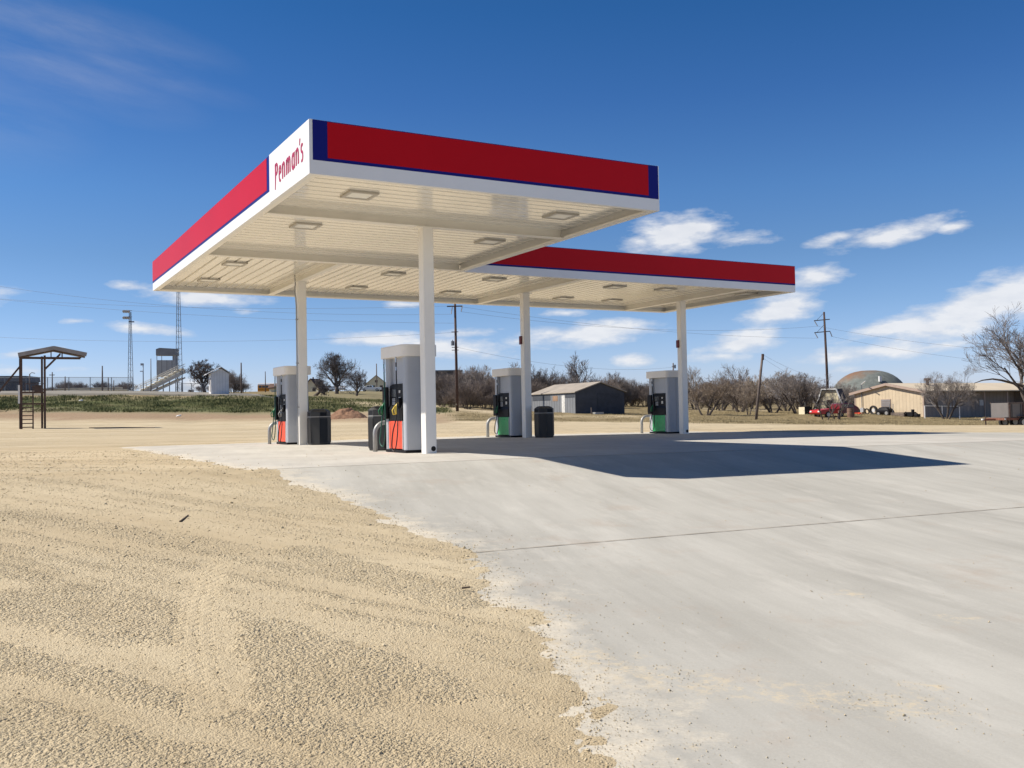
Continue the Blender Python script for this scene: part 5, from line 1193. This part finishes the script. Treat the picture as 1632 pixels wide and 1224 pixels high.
def wire(a, b_, sag, label, r_=.011, n=28):
    a, b_ = Vector(a), Vector(b_); q = MB(); q.tube([a.lerp(b_, i / n) - Vector((0, 0, 4 * sag * (i / n) * (1 - i / n))) for i in range(n + 1)], r_, 4, False); return tag(obj('power_line', q, M['wire']), label, 'power line', 'overhead power lines')
top1 = UP1 + Vector((0, 0, UH1)); top2 = UP2 + Vector((0, 0, UH2))
wire(top1 + Vector((-.5, 0, -1)), at_d(-250, 412, 112), 2.0, 'upper wire running left from the wooden pole behind the canopy')
wire(top1 + Vector((-.9, 0, -.1)), at_d(-250, 455, 116), 1.2, 'second wire running left from the wooden pole across the sky')
wire(top1 + Vector((0, 0, -2.0)), at_d(-250, 447, 118), 1.2, 'lower wire running left from the wooden pole above the light tower')
wire(top1 + Vector((0, 0, -3.0)), at_d(-250, 520, 116), 1.4, 'lowest long wire running left from the wooden pole, under the others')
wire(top1 + Vector((.6, 0, -.75)), top2 + Vector((-1.2, 0, -1.9)), 1.2, 'upper wire strung between the two dark wooden poles')
wire(top1 + Vector((.6, 0, -.2)), top2 + Vector((-1.2, 0, -3.5)), .8, 'lower wire strung between the two dark wooden poles')
wire(top1 + Vector((.3, 0, -4.7)), at_d(1075, 585, 158), 1.2, 'sagging service wire from the wooden pole toward the distant pole top')
wire(top2 + Vector((-1.1, 0, -1.9)), at_d(1900, 560, 120), 1.5, 'upper wire running right from the braced pole')
wire(top2 + Vector((.7, 0, -3.3)), at_d(1900, 585, 120), 1.5, 'lower wire running right from the braced pole')
wire(LP, UP2 + Vector((0, 0, 4.2)), .4, 'upper thin wire from the top of the leaning pole', .009)
wire(LP - Vector((0, 0, .3)), UP2 + Vector((0, 0, 3.2)), .5, 'lower thin wire from the top of the leaning pole', .009)

# ------------------------------------------------------------------ bare winter trees
def grow(seed, h, spread, trunks, trunk_r, levels, up, kids, twig_len, lean=0, fork=.28, wander=.22, minr=.008, len_k=.68, tl=.42):
    rr = random.Random(seed); big, small = MB(), MB()
    def branch(p, d, L, r_, lev):
        n = 4 if lev < 2 else 3; pts, rad = [p.copy()], [r_]; q = p.copy(); dd = d.copy()
        for i in range(n):
            dd = (dd + Vector((rr.uniform(-1, 1), rr.uniform(-1, 1), rr.uniform(-.6, 1) * .8)) * wander + Vector((0, 0, up * (.5 if lev else 0)))).normalized()
            q = q + dd * L / n; pts.append(q.copy()); rad.append(max(minr, r_ * (1 - .55 * (i + 1) / n)))
        (big if lev <= 1 else small).tube(pts, rad, 7 if lev == 0 else (5 if lev < 2 else 3), False)
        if lev >= levels: return
        k = kids[min(lev, len(kids) - 1)]
        for j in range(k):
            f = fork + (1 - fork) * (j + rr.random() * .8) / k; f = min(f, 1); ii = min(int(f * n), n - 1); s = pts[ii].lerp(pts[ii + 1], f * n - ii)
            base = (pts[ii + 1] - pts[ii]).normalized(); az = rr.uniform(0, 6.283) if lev else (j * 2.4 + rr.uniform(-.5, .5))
            perp = base.cross(Vector((math.cos(az), math.sin(az), .3))).normalized(); an = rr.uniform(.45, 1.0) * spread
            nd = (base * math.cos(an) + perp * math.sin(an)).normalized()
            branch(s, nd, L * len_k * rr.uniform(.7, 1.15) * (1.15 - .35 * f), max(minr, (rad[ii] * (1 - (f * n - ii)) + rad[ii + 1] * (f * n - ii)) * .62), lev + 1)
    for k in range(trunks):
        a = 2 * math.pi * k / trunks + rr.random(); o = .0 if trunks == 1 else .18
        d = Vector((math.cos(a) * (.0 if trunks == 1 else .5) + lean, math.sin(a) * (0 if trunks == 1 else .5), 1)).normalized()
        branch(Vector((math.cos(a) * o, math.sin(a) * o, -.15)), d, h * (tl if trunks == 1 else .55) * rr.uniform(.85, 1.1), trunk_r * rr.uniform(.8, 1.1), 0)
    # normalise height
    zz = max(v[2] for v in small.v); s = h / zz
    for m_ in (big, small): m_.v = [(x * s, y * s, z * s) for x, y, z in m_.v]
    return big, small
def tree_thing(name, label, cat, p, gen, trunk_m, twig_m, rz=0, group=None, lim=None):
    t = thing(name, label, cat, p, rz, group); big, small = gen
    obj('trunk', big, trunk_m, t); obj('crown', small, twig_m, t); return t
def ht(px, d, top): return at_d(px, top, d).z - spot(px, d).z

# single trees that stand out
tree_thing('bare_tree', 'large rounded bare tree on the rise right of the rear left column', 'tree', spot(537, 190), grow(3, ht(537, 190, 559), .95, 1, .34, 5, .05, (10, 5, 5, 4), .5, minr=.012, fork=.22, tl=.42, len_k=.74), M['bark'], M['twigdark'])
tree_thing('bare_tree', 'smaller bare tree right of the large rounded one, beside the pickup', 'tree', spot(568.5, 165), grow(5, ht(568.5, 165, 583), .85, 1, .20, 5, .06, (8, 4, 4, 4), .5, minr=.009, fork=.2, tl=.42, len_k=.74), M['bark'], M['twigdark'])
tree_thing('leaning_tree', 'bare tree with its trunk leaning right, just right of the rear left column', 'tree', spot(500.5, 150), grow(9, ht(500, 150, 600), .95, 1, .24, 6, .06, (5, 4, 4, 4, 3), .5, lean=.95, minr=.008, tl=.5, len_k=.72), M['bark'], M['twigdark'])
tree_thing('bare_tree', 'dark gnarled bare tree left of the white hut', 'tree', spot(327, 175), grow(12, ht(326, 175, 571), .9, 1, .30, 6, .05, (9, 5, 4, 4, 3), .5, minr=.010, fork=.2, tl=.45), M['bark'], M['twigdark'])
tree_thing('bare_tree', 'open crowned bare tree rising behind the weathered shed', 'tree', spot(919.5, 138), grow(21, ht(919, 138, 559), .75, 1, .22, 4, .08, (9, 5, 4), .5, minr=.016, fork=.2, tl=.6, len_k=.6), M['bark'], M['twig'])
tree_thing('bare_tree', 'bare tree in the brush right of the column with the bin', 'tree', spot(868, 138), grow(22, ht(868, 138, 579), .75, 2, .17, 4, .08, (8, 5, 4), .5, minr=.016, fork=.2, len_k=.6), M['bark'], M['twig'])
tree_thing('bare_tree', 'wide many stemmed bare tree in front of the beige building', 'tree', spot(1508, 91), grow(31, ht(1503, 91, 580), .85, 5, .11, 5, .05, (6, 5, 4, 4), .5, minr=.0038, fork=.35), M['bark'], M['twig']).scale = (.85, .85, 1)
bt = tree_thing('bare_tree', 'tall dark bare tree with long limbs reaching in from the right edge', 'tree', spot(1640, 76), grow(44, ht(1640, 76, 472), .72, 2, .27, 5, .07, (6, 5, 4, 4), .5, minr=.008, fork=.3), M['bark'], M['twigdark'], R(60)); bt.scale = (1.3, 1.3, 1)
lm = MB(); c0 = bt.location; a = at_d(1640, 640, 76) - c0
pts = [at_d(x, y, 75.5) - c0 for x, y in ((1642, 622), (1630, 615), (1612, 610), (1596, 606), (1582, 604), (1566, 606), (1552, 611))]
Ri = Matrix.Rotation(-R(60), 3, 'Z'); lm.tube([(lambda w_: Vector((w_.x / 1.3, w_.y / 1.3, w_.z)))(Ri @ q) for q in pts], [.14, .12, .10, .085, .07, .05, .025], 6)
obj('limb', lm, M['bark'], bt)
for k, (px, d, top, sd, tr) in enumerate(((1314, 89, 622, 51, 2), (1334, 89.5, 628, 52, 3))):
    tree_thing('sapling', ('thin double stemmed bare sapling in front of the red car bonnet', 'thin triple stemmed bare sapling in front of the red car rear')[k], 'sapling', spot(px, d), grow(sd, ht(px, d, top), .6, tr, .07, 3, .1, (4, 3, 3), .4, minr=.010), M['bark'], M['twig'], group='saplings by the red car')
q = MB(); rs = random.Random(3)
for i in range(900):
    x, y, z = rs.gauss(0, .6), rs.gauss(0, .35), abs(rs.gauss(.35, .25)); s = .07; a = rs.random() * 6.28; b_ = rs.random() * 2 - 1
    q.add([(x, y, z), (x + s * math.cos(a), y + s * math.sin(a), z + s * b_), (x + s * math.cos(a + 1), y + s * math.sin(a + 1), z + s)], [(0, 1, 2)])
o = obj('green_shrub', q, M['leafgreen']); o.location = spot(1311, 96); tag(o, 'low yellow green shrub behind the front of the red car', 'shrub')

for k, (px, d, top, sd, lab) in enumerate(((985, 135, 590, 61, 'slender bare tree rising from the brush right of the weathered shed'), (1108, 128, 582, 62, 'thin bare tree rising just right of the rear right column'), (1168, 132, 578, 63, 'tall thin bare tree behind the mesquites left of the leaning pole'), (820, 128, 576, 64, 'thin bare tree standing above the thicket left of the column with the bin'), (762, 122, 580, 65, 'wispy bare tree above the thicket right of the wooden utility pole'))):
    tree_thing('bare_tree', lab, 'tree', spot(px, d), grow(sd, ht(px, d, top), .62, 1 + k % 2, .12, 5, .10, (7, 5, 4, 3), .5, minr=.007, fork=.25, tl=.5), M['bark'], M['twig'], k * 1.3)

# mesquites and thicket: a few grown kinds, each copy its own tree
mesq = [grow(100 + k, 5.0, .85, (3, 4, 3)[k], .12, 5, .06, (6, 5, 4, 4), .5, minr=.006, fork=.3) for k in range(3)]
brush = [grow(200 + k, 4.0, .75, (7, 9)[k], .045, 4, .10, (7, 6, 4), .5, minr=.006, fork=.15) for k in range(2)]
def put_set(protos, rows, cat, name, group, trunk_m, twig_ms):
    first = {}
    for i, (px, d, top, wide, tm, label) in enumerate(rows):
        k = i % len(protos); p = spot(px, d); p.z -= .1; hgt = ht(px, d, top); base_h = 5.0 if protos is mesq else 4.0
        s = hgt / base_h; key = (k, tm)
        if key not in first:
            big, small = protos[k]; b2, s2 = MB(), MB(); b2.v, b2.f, s2.v, s2.f = big.v, big.f, small.v, small.f
            t = tree_thing(name, label, cat, p, (b2, s2), trunk_m, twig_ms[tm], random.uniform(0, 6.28), group); t.scale = (s * wide, s * wide, s); first[key] = t
        else: dup(first[key], p, random.uniform(0, 6.28), label, group, (s * wide, s * wide, s))
TW = [M['twigbrown'], M['twig'], M['twigtan'], M['twigdark']]
put_set(mesq, [(1125, 96, 592, 1.0, 2, 'mesquite nearest the rear right column, low and leaning wide'), (1180, 112, 596, 1.1, 0, 'brownish mesquite behind the leaning pole, left of it'), (1193, 100, 605, .8, 2, 'forked mesquite standing just left of the leaning pole foot'),
    (1232, 108, 585, 1.0, 2, 'tallest mesquite right behind the leaning pole'), (1272, 103, 587, 1.15, 1, 'rounded mesquite with a single dark trunk right of the leaning pole'), (1289, 112, 592, .95, 1, 'pale mesquite at the right end of the clump'),
    (1150, 122, 594, 1.2, 0, 'mesquite in the back row behind the one nearest the column'), (1252, 124, 590, 1.2, 0, 'mesquite in the back row between the two tallest ones'), (1345, 125, 606, 1.0, 1, 'bare mesquite between the playhouse and the dome'), (1363, 130, 612, 1.0, 1, 'grey bare mesquite in front of the dome'), (1312, 135, 608, 1.1, 3, 'dark bare mesquite behind the braced utility pole')],
    'tree', 'mesquite_tree', 'bare mesquites on the right', M['bark'], TW)
rows = []
rb = random.Random(5)
def brow(x0, x1, n, d0, d1, t0, t1, wide, tms, label):
    for i in range(n):
        px = x0 + (x1 - x0) * (i + .5 + rb.uniform(-.35, .35)) / n; rows.append((px, rb.uniform(d0, d1), rb.uniform(t0 - 4, t1 + 6), wide * rb.uniform(.85, 1.2), rb.choice(tms), label))
G1 = 'bare brown brush in the dense thicket between the wooden pole and the shed'
brow(697, 850, 11, 112, 118, 598, 616, .95, (0, 0, 3), G1); brow(697, 860, 11, 124, 140, 583, 600, 1.0, (0, 0, 1, 3), G1)
brow(860, 1000, 9, 125, 145, 590, 604, 1.0, (0, 1), 'bare brush rising behind the weathered shed roof'); brow(985, 1095, 9, 125, 150, 598, 612, 1.05, (0, 0, 3), 'bare brush between the shed and the rear right column')
brow(1100, 1300, 9, 128, 150, 598, 615, 1.2, (0, 3), 'low dark brush behind the mesquite clump'); brow(1300, 1365, 4, 135, 160, 610, 622, 1.1, (1, 3), 'grey brush between the playhouse and the beige building')
brow(75, 205, 10, 205, 240, 601, 614, 1.2, (1, 3, 0), 'pale bare brush beyond the left chain link fence'); brow(350, 394, 4, 170, 195, 590, 606, 1.0, (3, 1), 'bare brush behind the white hut')
brow(292, 345, 3, 215, 230, 606, 616, 1.1, (1, 3), 'bare brush behind the low fence by the bleachers'); brow(650, 700, 3, 150, 165, 600, 612, 1.0, (0, 3), 'bare brush just right of the nearest pump'); brow(640, 735, 5, 170, 190, 588, 600, 1.0, (3, 0), 'tall bare brush standing behind the thicket at the wooden pole')
rb.shuffle(rows)
for lab in sorted(set(r_[5] for r_ in rows)):
    put_set(brush, [r_ for r_ in rows if r_[5] == lab], 'brush', 'brush', lab, M['bark'], TW)

# grass on the bank and the dry field (uncountable)
def blades(name, n, px0, px1, d0, d1, region, hmin, hmax, c0, c1, label):
    d = rng.uniform(d0, d1, n * 3); px = rng.uniform(px0, px1, n * 3); x = (px - CX) / F_PX * d; y = d
    z = zgrid(x, y); a, b_, c = regions(x, y, z); w = {'green': b_, 'dry': c}[region]
    keep = rng.uniform(0, 1, len(x)) < w * np.clip(fbm(x * .35, y * .5, 55, 4) * 2.4 - .6, 0, 1); x, y, z = x[keep][:n], y[keep][:n], z[keep][:n]; m = len(x)
    h = rng.uniform(hmin, hmax, m) * (.5 + fbm(x * .3, y * .3, 66, 2)); ang = rng.uniform(0, 6.28, m); w_ = h * .22
    bx, by = np.cos(ang) * w_, np.sin(ang) * w_; tx, ty = rng.normal(0, .35, m) * h, rng.normal(0, .35, m) * h
    v = np.stack([np.stack([x - bx, y - by, z - .03], -1), np.stack([x + bx, y + by, z - .03], -1), np.stack([x + tx, y + ty, z + h], -1)], 1)
    me = bpy.data.meshes.new(name); me.vertices.add(m * 3); me.vertices.foreach_set('co', v.ravel().astype(np.float32)); me.loops.add(m * 3); me.loops.foreach_set('vertex_index', np.arange(m * 3, dtype=np.int32))
    me.polygons.add(m); me.polygons.foreach_set('loop_start', np.arange(0, m * 3, 3, dtype=np.int32)); me.polygons.foreach_set('loop_total', np.full(m, 3, np.int32)); me.update(calc_edges=True)
    t = np.clip(fbm(x * .7, y * .7, 71, 4) * 1.5 - .25 + rng.normal(0, .15, m), 0, 1)[:, None]; col = np.array(c0) * (1 - t) + np.array(c1) * t
    col = np.concatenate([np.repeat(col, 3, 0), np.ones((m * 3, 1))], 1); at = me.attributes.new('col', 'FLOAT_COLOR', 'POINT'); at.data.foreach_set('color', col.ravel().astype(np.float32))
    me.materials.append(M['grassblade']); o = bpy.data.objects.new(name, me); COL.objects.link(o); tag(o, label, 'grass', kind='stuff')
blades('green_grass', 60000, -150, 720, 98, 135, 'green', .08, .26, (.085, .105, .038), (.27, .26, .115), 'rough green grass growing on the left bank and the rise')
blades('dry_grass', 70000, 700, 1800, 62, 120, 'dry', .03, .11, (.24, .19, .10), (.46, .38, .22), 'short dry yellow grass around the trees and the beige building')

# ------------------------------------------------------------------ sky, sun, camera
SUN_EL, SUN_DIR = R(45.3), Vector((1, .0, -1.0))                   # light travels towards +x
sun = bpy.data.lights.new('sun', 'SUN'); sun.energy = 4.4; sun.angle = R(.53); sun.color = (1, .93, .83)
so_ = bpy.data.objects.new('sun', sun); COL.objects.link(so_); so_.rotation_euler = SUN_DIR.to_track_quat('-Z', 'Y').to_euler(); so_.location = (-40, 0, 60)
w = bpy.data.worlds.new('World'); scene.world = w; w.use_nodes = True; nt = w.node_tree; N = nt.nodes; L = nt.links; bg = N['Background']; bg.inputs['Strength'].default_value = .05
sky = N.new('ShaderNodeTexSky'); sky.sky_type = 'NISHITA'; sky.sun_disc = False; sky.sun_elevation = SUN_EL; sky.sun_rotation = R(-90); sky.air_density = 1.0; sky.dust_density = .3; sky.ozone_density = 1.0; sky.altitude = 300
tc = N.new('ShaderNodeTexCoord'); sx = N.new('ShaderNodeSeparateXYZ'); L.new(tc.outputs['Generated'], sx.inputs[0])
az = math_n(N, L, 'ARCTAN2', sx.outputs['X'], sx.outputs['Y']); el = math_n(N, L, 'ARCSINE', sx.outputs['Z'])
cb = N.new('ShaderNodeCombineXYZ'); L.new(az, cb.inputs[0]); L.new(el, cb.inputs[1]); AE = cb.outputs[0]
def ae(px, py): r = Vector(ray(px, py)).normalized(); return math.atan2(r.x, r.y), math.asin(r.z)
CLOUDS = [(1075, 372, 92, 38, 4, 1.15), (1015, 385, 50, 24, 0, .9), (1180, 382, 70, 16, 0, .8), (1425, 372, 100, 20, 10, .85), (1525, 362, 30, 11, 0, .9), (1330, 380, 50, 13, 8, .6), (1300, 441, 62, 20, 6, 1.0),
          (1245, 492, 75, 30, 14, 1.1), (1185, 545, 80, 26, 12, 1.1), (1150, 568, 55, 14, 0, .9), (1560, 488, 185, 42, 17, 1.35), (1440, 520, 110, 16, 8, 1.1), (1640, 465, 110, 40, 14, 1.2), (1400, 560, 130, 19, 3, .95), (1490, 552, 90, 12, 3, .7),
          (935, 532, 130, 24, 2, 1.15), (1006, 574, 40, 13, 0, 1.0), (605, 540, 95, 16, -3, 1.15), (715, 556, 135, 20, -3, 1.05), (740, 530, 75, 10, 2, .8), (330, 474, 105, 16, -4, 1.2), (230, 524, 75, 11, -7, .9), (120, 512, 32, 6, 0, .9),
          (50, 562, 75, 8, 5, .8), (50, 590, 75, 9, 0, .5), (900, 498, 50, 9, 0, .8), (645, 485, 40, 8, 0, .9), (205, 455, 38, 9, -3, .8), (310, 612, 36, 16, 0, .9), (1345, 590, 70, 10, 0, .6), (395, 496, 26, 8, 0, .6), (840, 545, 60, 12, 0, .7),
          (-300, 480, 240, 30, 3, 1), (-250, 590, 200, 16, 0, .9), (1950, 430, 220, 60, 8, 1.1), (2000, 540, 260, 24, 0, .9), (2400, 300, 300, 70, 10, 1.0), (-900, 400, 300, 60, -5, 1.0), (3200, 450, 400, 50, 0, 1.0)]
acc = None
for (px, py, hw, hh_, ro, st_) in CLOUDS:
    a0, e0 = ae(px, py); mp = N.new('ShaderNodeMapping'); mp.vector_type = 'TEXTURE'; mp.inputs['Location'].default_value = (a0, e0, 0); mp.inputs['Rotation'].default_value = (0, 0, R(ro) + ROLL); mp.inputs['Scale'].default_value = (hw / F_PX * 1.2, hh_ / F_PX * 1.15, 1)
    L.new(AE, mp.inputs['Vector']); ln = N.new('ShaderNodeVectorMath'); ln.operation = 'LENGTH'; L.new(mp.outputs[0], ln.inputs[0])
    m_ = math_n(N, L, 'MULTIPLY', math_n(N, L, 'SUBTRACT', 1.0, ln.outputs['Value'], True), st_)
    acc = m_ if acc is None else math_n(N, L, 'MAXIMUM', acc, m_)
WISPS = [(70, 35, 300, 55, -8, 1.0), (60, 95, 260, 60, -14, .95), (190, 105, 220, 30, -12, .8), (270, 128, 90, 14, -6, .7), (-200, 120, 300, 120, -10, 1)]
acc2 = None
for (px, py, hw, hh_, ro, st_) in WISPS:
    a0, e0 = ae(px, py); mp = N.new('ShaderNodeMapping'); mp.vector_type = 'TEXTURE'; mp.inputs['Location'].default_value = (a0, e0, 0); mp.inputs['Rotation'].default_value = (0, 0, R(ro) + ROLL); mp.inputs['Scale'].default_value = (hw / F_PX, hh_ / F_PX, 1)
    L.new(AE, mp.inputs['Vector']); ln = N.new('ShaderNodeVectorMath'); ln.operation = 'LENGTH'; L.new(mp.outputs[0], ln.inputs[0])
    m_ = math_n(N, L, 'MULTIPLY', math_n(N, L, 'SUBTRACT', 1.0, ln.outputs['Value'], True), st_)
    acc2 = m_ if acc2 is None else math_n(N, L, 'MAXIMUM', acc2, m_)
wn = noise_node(N, L, AE, 1.0, 7, .62, vscale=(7, 30, 1), rot=R(-10))
wd = math_n(N, L, 'MULTIPLY', math_n(N, L, 'MULTIPLY', acc2, math_n(N, L, 'SUBTRACT', math_n(N, L, 'MULTIPLY', wn, 2.6), .7, True)), .24)
n1 = noise_node(N, L, AE, 1.0, 9, .58, vscale=(13, 34, 1)); n2 = noise_node(N, L, AE, 1.0, 7, .6, vscale=(30, 85, 1))
nz = math_n(N, L, 'ADD', math_n(N, L, 'MULTIPLY', math_n(N, L, 'SUBTRACT', n1, .5), 2.5), math_n(N, L, 'MULTIPLY', math_n(N, L, 'SUBTRACT', n2, .5), 1.7))
present = math_n(N, L, 'MULTIPLY', acc, 5.0, True)
den = math_n(N, L, 'ADD', math_n(N, L, 'MULTIPLY', acc, 1.55), math_n(N, L, 'MULTIPLY', nz, present))
den = math_n(N, L, 'MULTIPLY', math_n(N, L, 'SUBTRACT', den, .26), .95, True)
ccol = mix(N, L, math_n(N, L, 'MULTIPLY', math_n(N, L, 'ADD', math_n(N, L, 'MULTIPLY', n2, .9), math_n(N, L, 'MULTIPLY', den, .45)), 1.0, True), (7.6, 8.4, 10.0), (13.0, 13.1, 13.4))
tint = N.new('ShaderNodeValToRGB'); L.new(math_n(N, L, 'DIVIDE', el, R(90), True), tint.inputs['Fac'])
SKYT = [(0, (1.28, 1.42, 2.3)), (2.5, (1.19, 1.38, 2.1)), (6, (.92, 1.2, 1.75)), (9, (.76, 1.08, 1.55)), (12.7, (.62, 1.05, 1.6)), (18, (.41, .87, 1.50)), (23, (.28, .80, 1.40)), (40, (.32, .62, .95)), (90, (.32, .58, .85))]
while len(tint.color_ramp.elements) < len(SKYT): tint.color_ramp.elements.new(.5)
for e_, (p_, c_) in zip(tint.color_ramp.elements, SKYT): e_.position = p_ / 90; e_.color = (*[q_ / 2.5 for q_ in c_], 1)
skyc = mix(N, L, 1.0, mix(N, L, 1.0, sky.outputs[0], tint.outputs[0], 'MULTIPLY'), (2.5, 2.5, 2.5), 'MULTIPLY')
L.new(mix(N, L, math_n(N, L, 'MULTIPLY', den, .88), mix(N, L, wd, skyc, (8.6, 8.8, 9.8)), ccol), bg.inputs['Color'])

cam = bpy.data.cameras.new('camera'); co = bpy.data.objects.new('camera', cam); COL.objects.link(co)
cam.sensor_fit = 'HORIZONTAL'; cam.sensor_width = 36; cam.lens = F_PX / 1632 * 36; cam.clip_start = .05; cam.clip_end = 6000
fwd = Vector((0, math.cos(PITCH), math.sin(PITCH))); up0 = Vector((0, -math.sin(PITCH), math.cos(PITCH))); rt0 = Vector((1, 0, 0))
c_, s_ = math.cos(ROLL), math.sin(ROLL)
# image x (right) and image y (up) axes in the world, for a frame rolled by ROLL
ix = rt0 * c_ - up0 * s_; iy = rt0 * s_ + up0 * c_
co.matrix_world = Matrix(((ix.x, iy.x, -fwd.x, 0), (ix.y, iy.y, -fwd.y, 0), (ix.z, iy.z, -fwd.z, CAM_Z), (0, 0, 0, 1)))
scene.camera = co
vs_ = scene.view_settings; vs_.view_transform = 'Standard'; vs_.look = 'None'; vs_.exposure = 0.45; vs_.gamma = 1.0
scene.render.engine = 'CYCLES'; scene.cycles.max_bounces = 8; scene.cycles.transparent_max_bounces = 12
